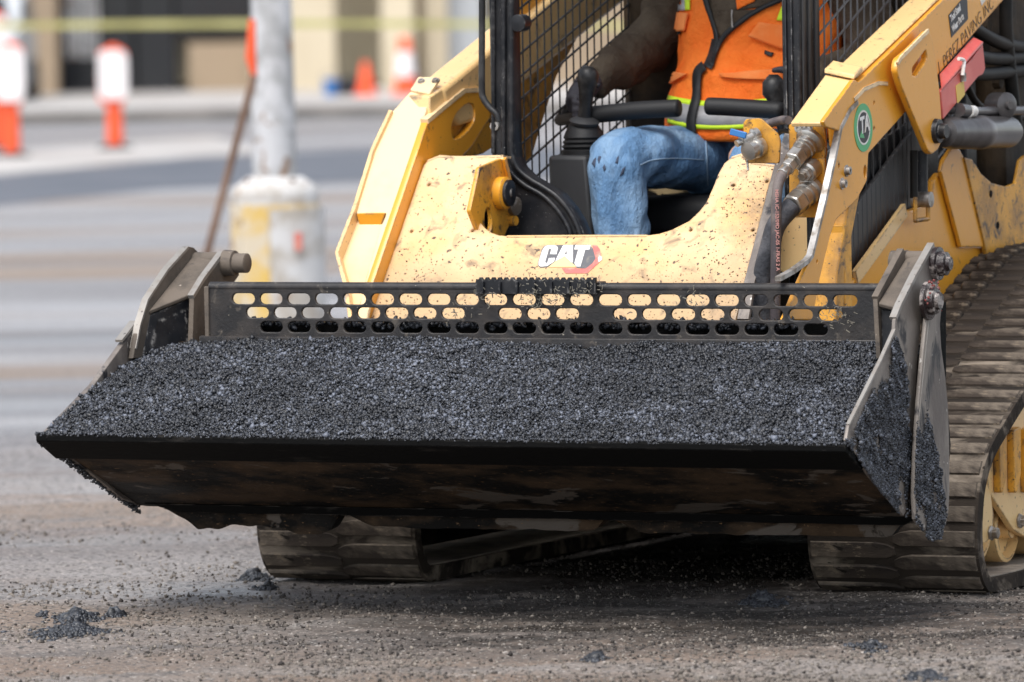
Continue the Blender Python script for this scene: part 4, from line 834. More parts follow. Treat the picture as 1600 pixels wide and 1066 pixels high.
# CAT mark: flat print, built in layers; crop coordinates -> photo pixels
def lg(pts): return [FC.px(830+x/13.33, 370+y/13.33) for x, y in pts]
badge = lg([(340, 178), (1215, 172), (1300, 255), (1350, 455), (1290, 560), (1150, 668), (960, 655), (700, 425), (330, 640), (190, 650), (140, 600), (150, 520), (225, 260), (270, 200)])
plate('badge_ground', FC, badge, .0006, 'grey_ink', cross, 0, .0010, smooth=0)
plate('badge_red', FC, lg([(1270, 180), (1370, 178), (1430, 265), (1475, 470), (1400, 560), (1170, 768), (720, 770), (640, 660), (950, 655), (970, 672), (1145, 668), (1280, 560), (1345, 460), (1300, 290)]), .0006, 'red_ink', cross, 0, .0013, smooth=0)
plate('badge_white_tip', FC, lg([(1420, 400), (1480, 430), (1480, 490), (1410, 540), (1395, 470)]), .0005, 'white_ink', cross, 0, .0018, smooth=0)
plate('badge_triangle', FC, lg([(505, 525), (705, 425), (930, 620), (930, 635), (360, 640)]), .0006, 'tri_ink', cross, 0, .0015, smooth=0)
Cc = lg([(350, 188), (480, 184), (540, 200), (562, 240), (530, 372), (395, 372), (425, 265), (375, 262), (290, 545), (340, 560), (370, 455), (500, 450), (480, 530), (330, 620), (200, 632), (160, 600), (162, 530), (235, 290), (290, 210)])
plate('badge_letter', FC, Cc, .0005, 'white_ink', cross, 0, .0018, smooth=0)
Ca = lg([(672, 186), (875, 184), (872, 545), (845, 545), (705, 418), (505, 522), (560, 400)])
plate('badge_letter', FC, [Ca, lg([(740, 285), (748, 378), (700, 378)])], .0005, 'white_ink', cross, 0, .0018, smooth=0)
plate('badge_letter', FC, lg([(928, 184), (1245, 184), (1215, 275), (1130, 278), (1030, 628), (940, 628), (905, 560), (985, 275), (900, 275)]), .0005, 'white_ink', cross, 0, .0018, smooth=0)

# --- the outside of the right arm: slotted plate, cylinder, red brace, body panels
FS = FU(.700)
sp = plate('slotted_plate', FS, [roundp(FS.pxs([(1404, 92), (1420, 79), (1452, 47), (1457, 60), (1464, 104), (1468, 135), (1474, 215), (1467, 233), (1456, 242), (1450, 236), (1408, 134), (1401, 110)]), .012),
     stadium(0, 0, 0, 0) if False else roundp(FS.pxs([(1447, 78), (1449, 92), (1432, 119), (1426, 118), (1426, 106)]), .006)], .018, 'yellow', armR, .004)
edge_strip(FS, [(1402, 100), (1408, 90), (1428, 70), (1450, 48)], .010, 'worn_or_lit_edge', 'yellow_faded_lit', armR, .006, .003)  # pale strip painting in the highlight along the bevelled edge
q = pu(1462, 205, .70); MB().lathe(q, (1, 0, 0), [(0, .032), (.012, .03), (.013, .02), (.03, .018)], 24).build('cylinder_pin', 'black', armR)
c0 = pu(1474, 208, .69); c1 = pu(1582, 206, .69); ax = c1-c0
MB().lathe(c0, ax, [(-.03, .02), (0, .022), (.004, .036), (.04, .041), (.05, .042), (ax.length*.45, .042), (ax.length*.46, .044), (ax.length*.56, .044), (ax.length*.57, .042), (ax.length*.93, .041), (ax.length, .030)], 36).build('lift_cylinder', 'cylinder', LO, smooth=40)
MB().tube([pu(1478, 170, .68), pu(1520, 174, .68), pu(1640, 172, .68)], .012, 14).build('steel_pipe', 'cylinder', LO)
MB().lathe(pu(1498, 172, .70), Vector(pu(1508, 173, .70)-pu(1498, 172, .70)), [(0, .018), (.05, .018)], 20).build('pipe_sleeve', 'cylinder', LO)
MB().lathe(pu(1514, 174, .70), Vector(pu(1520, 174, .70)-pu(1514, 174, .70)), [(0, .015), (.03, .015)], 20).build('pipe_ring', 'white_ink', LO)
q = pu(1553, 165, .66); MB().lathe(q, (1, -.5, 0), [(0, .034), (.05, .034), (.054, .028), (.055, .012), (.065, .010)], 24).build('pipe_boss', 'cylinder', LO)
# red lift-arm brace: an angle section
fr = [(1467, 118), (1519, 62), (1534, 66), (1539, 110), (1536, 118), (1527, 126), (1473, 187)]
Fr = FU(.694); br = plate('lift_arm_brace', Fr, roundp(Fr.pxs([(1470, 142), (1519, 92), (1536, 68), (1540, 108), (1536, 117), (1529, 120), (1474, 187)]), .006), .01, 'red', LO, .003)
quad([pu(1467, 118, .668), pu(1470, 143, .694), pu(1536, 69, .694), pu(1519, 61, .668)], .008).build('brace_top', 'red', br, bevel=.004)
plate('brace_label', Fr, Fr.pxs([(1493, 134), (1505, 126), (1507, 148), (1495, 163)]), .001, 'label', br, 0, .0015, smooth=0)
MB().tube(bez([pu(1498, 92, .700), pu(1506, 95, .703), (pu(1505, 108, .704)), pu(1504, 118, .704)]), .005, 8).build('locking_pin', 'white_ink', br)
q = pu(1505, 120, .70); MB().lathe(q, (0, 0, -1), [(-.01, .008), (.012, .008)], 10).build('locking_clip', 'steel', br)
# slatted side panel under the arm
Fz = FU(.56)
z0s, z1s = .60, 1.22
n = 22; v0, v1 = Fz.px(1276, 400)[0], Fz.px(1432, 300)[0]
pan = MB().prism([(.535, v, z) for v, z in ((v0, .62), (v1+.2, .62), (v1+.2, 1.2), (v0, 1.0))], (.008, 0, 0)).build('side_panel', 'black', LO)
for k in range(n):
    va = v0+(v1-v0)*k/n; vb = v0+(v1-v0)*(k+.93)/n
    def topz(v): q = Fz.px(1297, 374); r_ = Fz.px(1394, 246); return q[1]+(v-q[0])*(r_[1]-q[1])/(r_[0]-q[0])
    MB().prism([(.56, va, .62), (.56, vb, .62), (.56, vb, topz(vb)), (.56, va, topz(va))], (-.012, 0, 0)).build('slat', 'slat', pan, bevel=.002)
for k in range(14):
    va = v0+(v1-v0)*(k+.5)/14; MB().tube([(.548, va, topz(va)-.05), (.548, va, topz(va)+.16)], .003, 6).build('slat_wire', 'slat', pan)
# yellow body panels
Fy = FU(.585)
side = plate('body_side', Fy, Fy.pxs([(1334, 437), (1372, 385), (1413, 327), (1424, 329), (1440, 322), (1456, 318), (1460, 282), (1469, 270), (1476, 300), (1500, 385), (1640, 385), (1640, 520), (1270, 520)]), .02, 'yellow', LO, .004)
edge_strip(Fy, [(1336, 434), (1372, 385), (1413, 328)], .035, 'rolled_edge', 'yellow_dusty_lit', side, .012, .006)
fa = [pu(1471, 268, .60), pu(1476, 249, .61), pu(1490, 230, .625), pu(1501, 234, .63), pu(1507, 246, .635)]
Fy2 = FU(.60)
plate('tower_panel', Fy2, Fy2.pxs([(1471, 268), (1475, 250), (1489, 229), (1500, 234), (1507, 247), (1539, 379), (1538, 386), (1502, 386)]), .012, 'yellow', LO, .003)
Fy3 = Frame(pu(1507, 247, .60), (math.cos(R(50)), math.sin(R(50)), 0), (0, 0, 1)); Fy3 = FU(.605)
plate('tower_panel', Fy3, Fy3.pxs([(1507, 246), (1519, 249), (1534, 272), (1550, 286), (1573, 292), (1588, 286), (1595, 250), (1603, 243), (1700, 240), (1700, 420), (1545, 420), (1538, 379)]), .012, 'yellow_grimy', LO, .003)
for q in ((1548, 303), (1559, 352)): plate('access_hole', Fy3, circ(Fy3.px(*q), .01, 14), .001, 'dark', LO, 0, .001)
# catch under the arm
for x_ in (1430, 1450): MB().tube([pu(x_, 308, .62), pu(x_, 345, .62)], .006, 8).build('catch_leg', 'yellow_grimy', side)
MB().tube([pu(1430, 345, .62), pu(1450, 342, .62)], .006, 8).build('catch_bar', 'yellow_grimy', side)
MB().tube([pu(1428, 235, .60), pu(1428, 310, .60)], .010, 12).build('strut_rod', 'hose_shiny', LO)
MB().tube([pu(1440, 235, .59), pu(1440, 310, .59)], .016, 12).build('strut_rod', 'black', LO)
q = pu(1438, 312, .60); MB().lathe(q, (1, 0, 0), [(-.02, .02), (.03, .02)], 16).build('strut_pin', 'steel', LO)
# engine bay seen behind the arm, hoses in it
MB().box((-.45, 2.15, .60), (.42, 3.7, 2.0)).build('engine_housing', 'engine', LO, bevel=.02)
MB().box((.40, 2.5, .60), (.50, 3.5, 1.9)).build('engine_block', 'engine', LO, bevel=.03)
for pts in ([(1500, 78), (1560, 92), (1700, 80)], [(1500, 104), (1540, 116), (1700, 95)], [(1500, 30), (1560, 66), (1620, 78)], [(1505, 120), (1530, 165), (1580, 180), (1650, 190)], [(1572, -10), (1573, 60), (1588, 200)]):
    MB().tube(bez([pu(*q, .56) for q in pts]), .018 if pts[0][1] < 110 else .010, 12).build('engine_hose', 'hose_shiny', LO, smooth=60)
for q in ((1554, 128), (1572, 60), (1535, 40)): c = pu(*q, .51); MB().lathe(c, (1, 0, 0), [(0, .02), (.02, .018)], 10).build('engine_bolt', 'engine', LO)
# underbody, chassis
MB().prism([(-.50, v, z) for v, z in ((1.22, .30), (1.32, .17), (3.1, .15), (3.2, .75), (1.25, .78))], (1.0, 0, 0)).build('chassis', 'dark', LO)
MB().box((-.52, 3.0, .05), (.52, 3.06, .5)).build('rear_light_block', 'dark', LO)  # unseen plate added to block light coming under from behind
MB().box((-.52, .80, .30), (.52, .86, .685)).build('coupler_plate', 'dark', LO, bevel=.01)
for s_ in (-1, 1): MB().prism([(s_*.36, v, z) for v, z in ((.72, .32), (.72, .66), (1.05, .68), (1.1, .40))], (s_*.04, 0, 0)).build('coupler_ear', 'dark', LO, bevel=.005)

# --- tracks
def track_path(n=260):
    """closed loop of (v, w) for the rubber belt's outer face"""
    key = [(1.35, .502), (1.21, .432), (1.10, .368), (1.03, .285), (1.003, .18), (1.012, .09), (1.06, .02), (1.14, .0), (1.5, .0), (2.0, .0), (2.6, .0), (3.0, .0), (3.12, .03), (3.17, .12), (3.14, .22), (3.02, .33), (2.85, .62), (2.80, .72), (2.70, .785), (2.52, .806), (2.25, .808), (2.06, .795), (1.9, .737), (1.6, .622)]
    P_ = [Vector((a, b, 0)) for a, b in key]; m_ = len(P_); out = []
    for i_ in range(m_):
        p0, p1, p2, p3 = P_[i_-1], P_[i_], P_[(i_+1) % m_], P_[(i_+2) % m_]
        for k in range(12):
            t = k/12; out.append(.5*((2*p1)+(p2-p0)*t+(2*p0-5*p1+4*p2-p3)*t*t+(3*p1-p0-3*p2+p3)*t**3))
    L_ = [0]
    for a, b in zip(out, out[1:]+out[:1]): L_.append(L_[-1]+(b-a).length)
    tot = L_[-1]; res = []
    j = 0
    for k in range(n):
        s = tot*k/n
        while L_[j+1] < s: j += 1
        t = (s-L_[j])/(L_[j+1]-L_[j]); res.append(out[j].lerp(out[(j+1) % len(out)], t))
    return [(p_.x, p_.y) for p_ in res], tot
TP, TL = track_path()
def tp_at(s):
    n = len(TP); x = (s/TL % 1)*n; i_ = int(x); t = x-i_; a = Vector(TP[i_ % n]); b = Vector(TP[(i_+1) % n]); a0 = Vector(TP[(i_-2) % n]); b0 = Vector(TP[(i_+3) % n])
    d = (b0-a0).normalized(); return a.lerp(b, t), d, Vector((d.y, -d.x))*-1
# orientation: outward normal points away from the loop's centre
def make_track(sgn):
    ui_, uo = (.54, .99) if sgn > 0 else (-.99, -.54)
    mb = MB(); n = len(TP); th = .026; cx, cy = 2.0, .35; vs = []; fs = []
    for k in range(n):
        p_, d, nn = tp_at(TL*k/n)
        if nn.dot(p_-Vector((cx, cy))) < 0: nn = -nn
        o_ = p_-nn*.008; i2 = p_-nn*(.018+th)
        um = (ui_+uo)/2
        vs += [(ui_, o_.x, o_.y), (uo, o_.x, o_.y), (uo, i2.x, i2.y), (ui_, i2.x, i2.y)]
    for k in range(n):
        k2 = (k+1) % n
        for j in range(4): fs.append((4*k+j, 4*k+(j+1) % 4, 4*k2+(j+1) % 4, 4*k2+j))
    mb.add(vs, fs); tr = mb.build('track', 'rubber', LO, smooth=50)
    npitch = int(TL/.0625); me_a = None
    # one lug of each hand, shared by all copies (built at the origin: x along u, y along the belt, z outwards)
    w_ = (uo-ui_)
    def lugmesh(x0, x1, flip):
        mb = MB(); e = x1-x0
        a = [(x0, -.021), (x1-.05, -.021), (x1-.02, -.016), (x1, -.006), (x1, .012), (x1-.02, .021), (x1-.06, .021), (x0, .021)]
        if flip: a = [(-x+ (x0+x1), y) for x, y in a][::-1]
        bot = [(x, y, -.004) for x, y in a]; cxm = (x0+x1)/2; top = [(cxm+(x-cxm)*.97, y*.86, .0050) for x, y in a]; n_ = len(a)
        mb.add(bot+top, [tuple(range(n_-1, -1, -1)), tuple(range(n_, 2*n_))]+[(i_, (i_+1) % n_, n_+(i_+1) % n_, n_+i_) for i_ in range(n_)]); return mb.mesh('lug')
    la = lugmesh(.006, w_*.52, False); lb = lugmesh(w_*.50, w_-.006, True)
    stub = MB().lathe((.085, 0, .004), (1, 0, 0), [(0, .010), (.006, .016), (.060, .016), (.068, .011)], 12).mesh('stub')
    for m_ in (la, lb): m_.materials.append(M['rubber_dark']); m_.set_sharp_from_angle(angle=R(40))
    stub.materials.append(M['rubber_dark'])
    for k in range(npitch):
        for hand, me_ in ((0, la), (1, lb)):
            p_, d, nn = tp_at(TL*(k+.5*hand)/npitch)
            if p_.x > 2.95: continue
            if nn.dot(p_-Vector((cx, cy))) < 0: nn = -nn
            if p_.y < .02 and p_.x > 1.25: continue
            c = p_-nn*.008; X = Matrix(((1, 0, 0, ui_), (0, d.x, nn.x, c.x), (0, d.y, nn.y, c.y), (0, 0, 0, 1)))
            o = bpy.data.objects.new('lug', me_); COL.objects.link(o); o.parent = tr; o.matrix_local = X
            if hand == 0 and p_.y > .3:
                c2 = c; o = bpy.data.objects.new('lug_stub', stub); COL.objects.link(o); o.parent = tr; X2 = X.copy(); o.matrix_local = X2
    # grooves on the belt's outside edge strip: pale inner face
    mb = MB(); vs = []; fs = []
    for k in range(n):
        p_, d, nn = tp_at(TL*k/n)
        if nn.dot(p_-Vector((cx, cy))) < 0: nn = -nn
        i2 = p_-nn*(.018+th+.001); i3 = p_-nn*(.018+th+.004); vs += [(ui_+.01, i2.x, i2.y), (uo-.01, i2.x, i2.y), (uo-.01, i3.x, i3.y), (ui_+.01, i3.x, i3.y)]
    for k in range(n):
        k2 = (k+1) % n
        for j in range(4): fs.append((4*k+j, 4*k+(j+1) % 4, 4*k2+(j+1) % 4, 4*k2+j))
    mb.add(vs, fs); mb.build('belt_lining', 'rubber_in', tr, smooth=50)
    # rollers, idler, frame on the side that shows
    uf = uo-.05 if sgn > 0 else ui_+.05
    for (v, z, r_) in ((1.20, .20, .135), (1.42, .14, .085), (1.66, .14, .085), (1.9, .14, .085), (2.14, .14, .085), (2.38, .14, .085), (2.62, .14, .085), (2.92, .20, .12)):
        s0 = uf-.12*sgn
        MB().lathe((s0, v, z), (sgn, 0, 0), [(0, r_*.8), (0, r_), (.09, r_), (.095, r_*.88), (.07, r_*.8), (.07, r_*.3), (.105, r_*.28)], 32).build('roller' if r_ < .1 else 'idler_wheel', 'yellow_dusty_lit', tr, smooth=30)
    MB().lathe((uf-.12*sgn, 2.55, .62), (sgn, 0, 0), [(0, .18), (.05, .18), (.05, .1), (.08, .1)], 32).build('drive_sprocket', 'black', tr)
    Ff = FU(uf+.004)
    if sgn > 0:
        A = [(1544, 700), (1556, 668), (1572, 664), (1580, 640), (1600, 620), (1760, 480), (1760, 850), (1612, 842), (1600, 838), (1584, 828), (1545, 768)]
        plate('roller_frame', Ff, roundp(Ff.pxs(A), .012), .018, 'yellow_dusty_lit', tr, .003)
        plate('idler_fork', Ff, roundp(Ff.pxs([(1531, 745), (1534, 740), (1548, 768), (1552, 800), (1550, 840), (1538, 850), (1531, 846)]), .01), .016, 'yellow_dusty_lit', tr, .003)
        for q in ((1547, 833), (1592, 814), (1620, 842)):
            c = Ff.p(*Ff.px(*q)); MB().lathe(c, (1, 0, 0), [(0, .020), (.006, .020), (.008, .015), (.022, .015)], 6).build('frame_bolt', 'steel', tr, bevel=.002, smooth=20)
        for x_ in (1556, 1578, 1598):
            plate('frame_rib', Ff, roundp(Ff.pxs([(x_-6, 672), (x_+6, 666), (x_+6, 742), (x_, 770), (x_-4, 770)]), .008), .02, 'yellow_grimy', tr, .003, .02)
    else:
        MB().box((uf-.02, 1.2, .12), (uf+.02, 2.9, .42)).build('roller_frame', 'dark', tr, bevel=.01)
    MB().prism([((ui_+uo)/2-.02, v, z) for v, z in ((1.10, .06), (3.0, .06), (2.8, .6), (2.5, .74), (2.15, .74), (1.25, .36), (1.08, .2))], (.04, 0, 0)).build('track_frame', 'dark', tr)
    return tr
make_track(1); make_track(-1)

# --- cab
cab = MB().box((-.44, 1.30, .60), (.44, 2.42, .64)).build('cab', 'black', LO); cab['label'] = 'black cab frame with wire side screens'
CV = 1.27; FCv = FV(CV)
lx0, lx1 = FCv.px(765, 100)[0], FCv.px(803, 100)[0]
arc = [(804, 225), (806, 246), (814, 262), (830, 277), (852, 290), (874, 303), (892, 324), (905, 345), (914, 368), (917, 400), (770, 400), (770, 260)]
plate('front_post', FCv, roundp([(lx0, 2.1), (lx0, FCv.px(765, 260)[1])]+FCv.pxs([(768, 300), (775, 430), (925, 430)]+arc[7::-1][::1][0:0])+FCv.pxs([(920, 400), (914, 368), (905, 345), (892, 324), (874, 303), (852, 290), (830, 277), (814, 262), (806, 246), (804, 225)])+[(lx1, 2.1)], .004), .05, 'black', cab, .006)
def ridge(pts, r, name='frame_ridge', m='black', F=FCv, z=.004):
    P_ = [F.p(*F.px(*q), z) for q in pts]; return MB().tube(bez(P_), r, 10).build(name, m, cab, smooth=60)
ridge([(800, -60), (800, 120), (800, 225), (803, 248), (812, 266), (830, 281), (852, 294), (872, 308), (889, 328), (901, 349), (909, 372)], .008)
ridge([(788, -60), (788, 120), (788, 230), (792, 256), (803, 274), (822, 290), (845, 303), (862, 317), (878, 336), (889, 356), (893, 372)], .007)
ridge([(772, -60), (772, 120), (772, 240)], .006)
q = FCv.p(*FCv.px(773.5, 197)); MB().lathe(q, (0, -1, 0), [(0, .013), (.006, .012), (.006, .006), (.003, .004)], 20).build('frame_stud', 'steel', cab)
MB().lathe(FCv.p(*FCv.px(811, 36)), (0, -1, 0), [(-.03, .022), (.01, .022), (.012, .01)], 20).build('hinge_boss', 'black', cab)
Fg = FV(CV-.05); MB().tube(bez([Fg.p(*Fg.px(*q)) for q in [(753, -60), (753, 60), (753, 138), (756, 155), (765, 168), (776, 179), (779, 190)]]), .0085, 12).build('grab_handle', 'plastic', cab, smooth=60)
rx0 = FCv.px(1221, 60)[0]; RP = Frame((0, 1.25, 0), (1, 0, 0), (0, 0, 1)); ra = RP.px(1221, 60)[0]; rb = RP.px(1250, 60)[0]
MB().box((ra, 1.25, .75), (rb, 1.385, 2.1)).build('front_post', 'black', cab, bevel=.006)
for x_ in (1229, 1238): MB().box((RP.px(x_-1.2, 60)[0], 1.243, .75), (RP.px(x_+1.2, 60)[0], 1.26, 2.1)).build('frame_ridge', 'black', cab, bevel=.003)
for v_ in (1.262, 1.30, 1.345): MB().box((rb-.002, v_, .9), (rb+.005, v_+.012, 2.1)).build('frame_ridge', 'grey_plastic', cab, bevel=.002)
MB().box((-.47, 1.23, 2.1), (.47, 2.45, 2.16)).build('roof', 'black', cab, bevel=.02)
MB().box((-.44, 2.40, .64), (.44, 2.44, 1.10)).build('rear_wall', 'black', cab)
MB().box((-.44, 2.40, 1.10), (.44, 2.44, 2.1)).build('rear_panel', 'wall_grey', cab)
for s_ in (-1, 1): MB().box((s_*.44-.02, 2.34, .64), (s_*.44+.02, 2.42, 2.1)).build('rear_post', 'black', cab, bevel=.005)
MB().box((-.45, 1.30, .60), (-.43, 2.4, .88)).build('lower_side', 'black', cab)
MB().box((.43, 1.30, .60), (.45, 2.4, 1.0)).build('lower_side', 'black', cab)
def screen(u, s0, s1, zlo, zhi, slope, mcol, rw, step_h):
    """slanting bars and upright wires of a side screen on the plane u"""
    k = 0; z = zlo-1.0
    while z < zhi:
        a = (u, s0, z); b = (u, s1, z+slope*(s1-s0))
        # clip to the panel
        t0 = max(0, (zlo-z)/(slope*(s1-s0))); t1 = min(1, (zhi-z)/(slope*(s1-s0)))
        if t1 > t0+.02:
            A = Vector(a).lerp(Vector(b), t0); B_ = Vector(a).lerp(Vector(b), t1); L_ = (B_-A).length
            MB().tube([A, B_], rw, 6).build('slanting_wire', mcol, cab, smooth=0)
        z += step_h; k += 1
    v = s0+.03
    while v < s1:
        MB().tube([(u+.002, v, zlo), (u+.002, v, zhi)], rw*.75, 6).build('upright_wire', mcol, cab, smooth=0); v += .045
screen(-.425, 1.30, 2.36, .90, 2.08, .34, 'plastic', .0032, .058)
M['wire_grey'] = mat('grey_screen_wire', (.10, .10, .105), .4, .3)
screen(.438, 1.385, 2.36, 1.02, 2.08, .43, 'wire_grey', .0034, .062)
# slim label on the left screen, machinery seen through it
Fw = FU(-.40); plate('side_label', Fw, Fw.pxs([(806, 132), (814, 128), (814, 196), (806, 200)]), .003, 'white_ink', cab, .0005)
for pp, m_ in (([(806, -40), (960, -40), (950, 20), (905, 55), (870, 120), (845, 200), (830, 250), (806, 262)], 'yellow_grimy'), ):
    Fq_ = FU(-.60); plate('left_tower', Fq_, Fq_.pxs(pp), .03, m_, LO, .004)
# seat, lap bar, consoles, levers
seat = MB().box((-.25, 1.72, .84), (.25, 2.25, .965)).build('seat', 'seat', cab, bevel=.04, segs=4)
MB().box((-.27, 1.70, .64), (.27, 2.2, .85)).build('seat_base', 'seat', cab, bevel=.02)
MB().box((-.24, 2.24, .92), (.24, 2.36, 1.62)).build('seat_back', 'seat', cab, bevel=.04, segs=4)
Fs = Frame((0, 1.69, 0), (1, 0, 0), (0, .35, 1)); plate('torn_foam', Fs, Fs.pxs([(1012, 296), (1050, 291), (1090, 293), (1086, 304), (1072, 299), (1050, 306), (1034, 303), (1030, 309), (1024, 301)]), .012, 'seat_foam', cab, .002)
FLb = FV(1.60)
def padbar(pts, r):
    P_ = [FLb.p(*FLb.px(*q)) for q in pts]; P_ = bez(P_, 8); n_ = len(P_); rr = [r*(.55 if i_ in (0, n_-1) else (.9 if i_ in (1, n_-2) else 1)) for i_ in range(n_)]; return MB().tube(P_, rr, 18).build('lap_bar_pad', 'foam', cab, smooth=60)
padbar([(1063, 169), (1040, 170), (990, 173), (940, 178), (915, 180)], .023)
padbar([(1103, 166), (1130, 167), (1180, 170), (1225, 173)], .023)
MB().tube([FLb.p(*FLb.px(920, 180)), FLb.p(*FLb.px(850, 190), -.1), (-.40, 2.0, 1.35)], .016, 10).build('lap_bar_arm', 'plastic', cab, smooth=60)
MB().tube([FLb.p(*FLb.px(1220, 173)), (.38, 2.0, 1.35)], .016, 10).build('lap_bar_arm', 'plastic', cab, smooth=60)
# left console: tapered box, bellows boot, grip
Fc = FV(1.50); cx_ = Fc.px(888, 240)[0]
a0 = [Fc.px(855, 243), Fc.px(917, 243), Fc.px(930, 420), Fc.px(862, 420)]
MB().hexa([Vector((a0[3][0], 1.50, a0[3][1])), Vector((a0[2][0], 1.50, a0[2][1])), Vector((a0[2][0], 1.74, a0[2][1])), Vector((a0[3][0], 1.74, a0[3][1])),
           Vector((a0[0][0], 1.50, a0[0][1])), Vector((a0[1][0], 1.50, a0[1][1])), Vector((a0[1][0], 1.80, a0[1][1])), Vector((a0[0][0], 1.80, a0[0][1]))]).build('console', 'grey_plastic', cab, bevel=.012, segs=3)
jb = Fc.p(*Fc.px(893, 240), -.08)
MB().lathe(jb, (0, 0, 1), [(-.02, .058), (.006, .060), (.010, .053), (.016, .059), (.022, .052), (.028, .057), (.034, .050), (.040, .054), (.055, .048), (.075, .036), (.085, .026)], 28).build('lever_boot', 'foam', cab, smooth=50)
jt = jb+Vector((.006, -.01, .078)); tt = jb+Vector((.030, -.03, .215))
MB().lathe(jt-Vector((0, 0, .004)), tt-jt, [(0, .036), (.008, .040), (.014, .032), (.02, .018)], 24).build('lever_collar', 'grey_plastic', cab, smooth=50)
MB().tube([jt, jt.lerp(tt, .35), jt.lerp(tt, .62), jt.lerp(tt, .78), jt.lerp(tt, .9), tt, tt+Vector((.002, 0, .008))], [.019, .017, .021, .027, .028, .023, .012], 20).build('lever_grip', 'plastic', cab, smooth=60)
Fk = FV(1.62); q = Fk.p(*Fk.px(1209, 136)); MB().tube([q+Vector((.02, .02, -.12)), q+Vector((.008, 0, -.04)), q+Vector((0, 0, -.015)), q+Vector((0, 0, .012)), q+Vector((0, 0, .032))], [.016, .018, .030, .029, .012], 18).build('lever_grip', 'plastic', cab, smooth=60)
MB().box((.24, 1.62, .66), (.42, 2.1, 1.10)).build('console', 'grey_plastic', cab, bevel=.02)

# ------------------------------------------------------------------ the driver
DO = Vector((0, 1.95, .96))
wloc = ORG+LX*DO.x+LY*DO.y+LZ*DO.z
drv = thing('person', 'driver in an orange safety vest and blue jeans seated in the cab', 'person', wloc, -YAW, off=tuple(DO))
def chain(mb, pts, rad, n=20, sq=None):                       # elliptical loft: rad entries r or (r_side, r_depth)
    pts = [Vector(p) for p in pts]; t0 = (pts[1]-pts[0]).normalized(); k = len(mb.v); side0 = Vector((1, 0, 0))
    for i_, p in enumerate(pts):
        a = pts[max(0, i_-1)]; b = pts[min(len(pts)-1, i_+1)]; t = (b-a).normalized(); sd = side0-t*side0.dot(t)
        sd = sd.normalized() if sd.length > .1 else Vector((0, 1, 0)); dp = t.cross(sd); r_ = rad[i_]; ra_, rb_ = (r_, r_) if isinstance(r_, (int, float)) else r_
        for j in range(n):
            an = 2*math.pi*j/n; mb.v.append(tuple(p+sd*ra_*math.cos(an)+dp*rb_*math.sin(an)))
    for i_ in range(len(pts)-1):
        for j in range(n): mb.f.append((k+i_*n+j, k+i_*n+(j+1) % n, k+(i_+1)*n+(j+1) % n, k+(i_+1)*n+j))
    mb.f.append(tuple(k+j for j in range(n-1, -1, -1))); e = k+(len(pts)-1)*n; mb.f.append(tuple(e+j for j in range(n)))
def blob(name, mb, m, parent, voxel=.012, smooth=6, folds=None):
    o = mb.build(name, m, parent, smooth=0)
    r_ = o.modifiers.new('r', 'REMESH'); r_.mode = 'VOXEL'; r_.voxel_size = voxel
    s = o.modifiers.new('s', 'SMOOTH'); s.iterations = smooth; s.factor = .5
    dg = bpy.context.evaluated_depsgraph_get(); dg.update(); me = bpy.data.meshes.new_from_object(o.evaluated_get(dg)); old = o.data; o.modifiers.clear(); o.data = me; bpy.data.meshes.remove(old)
    if folds:
        me.update(); nr = [v.normal.copy() for v in me.vertices]
        for v, nn in zip(me.vertices, nr): v.co += nn*folds(v.co+DO)
    me.polygons.foreach_set('use_smooth', [True]*len(me.polygons)); me.update(); return o
hipL, hipR = Vector((-.115, 2.02, 1.045)), Vector((.115, 2.02, 1.045))
kL = pv(962, 248, 1.50); kR = Vector((.21, 1.52, 1.055)); aL = pv(972, 480, 1.48); aR = Vector((.22, 1.45, .74))
aL.z = .74
# body under the clothes: hips, chest, neck, head in one skin
mb = MB()
chain(mb, [(0, 2.02, 1.02), (0, 2.03, 1.15), (0, 2.05, 1.35), (0, 2.07, 1.50), (0, 2.07, 1.60), (0, 2.06, 1.66), (0, 2.04, 1.72), (0, 2.02, 1.77), (0, 2.01, 1.84), (0, 2.02, 1.91), (0, 2.04, 1.95)],
      [.13, (.15, .10), (.16, .11), (.19, .11), (.15, .09), (.065, .065), (.058, .06), (.066, .085), (.076, .098), (.07, .09), (.03, .04)])
mb.tube([(0, 1.93, 1.835), (0, 1.905, 1.81), (0, 1.93, 1.80)], [.006, .013, .006], 8)
for s_ in (-1, 1):
    chain(mb, [(s_*.07, 2.03, 1.86), (s_*.082, 2.035, 1.83), (s_*.074, 2.03, 1.80)], [(.008, .016), (.01, .022), (.006, .012)], 10)
    chain(mb, [(s_*.12, 2.0, 1.06), (s_*.17, 1.52, 1.07), (s_*.19, 1.47, .76)], [.06, .045, .035], 12)
blob('body', mb, 'skin', drv, .012, 4)
for s_ in (-1, 1): MB().lathe((s_*.028, 1.925, 1.85), (0, -1, 0), [(-.01, .012), (0, .010), (.004, .004)], 12).build('eye', 'white_ink', drv)
MB().lathe((0, 2.03, 1.88), (0, -.05, 1), [(0, .12), (.004, .118), (.01, .102), (.06, .095), (.10, .06), (.115, .01)], 28).build('hard_hat', 'white_ink', drv, smooth=60)
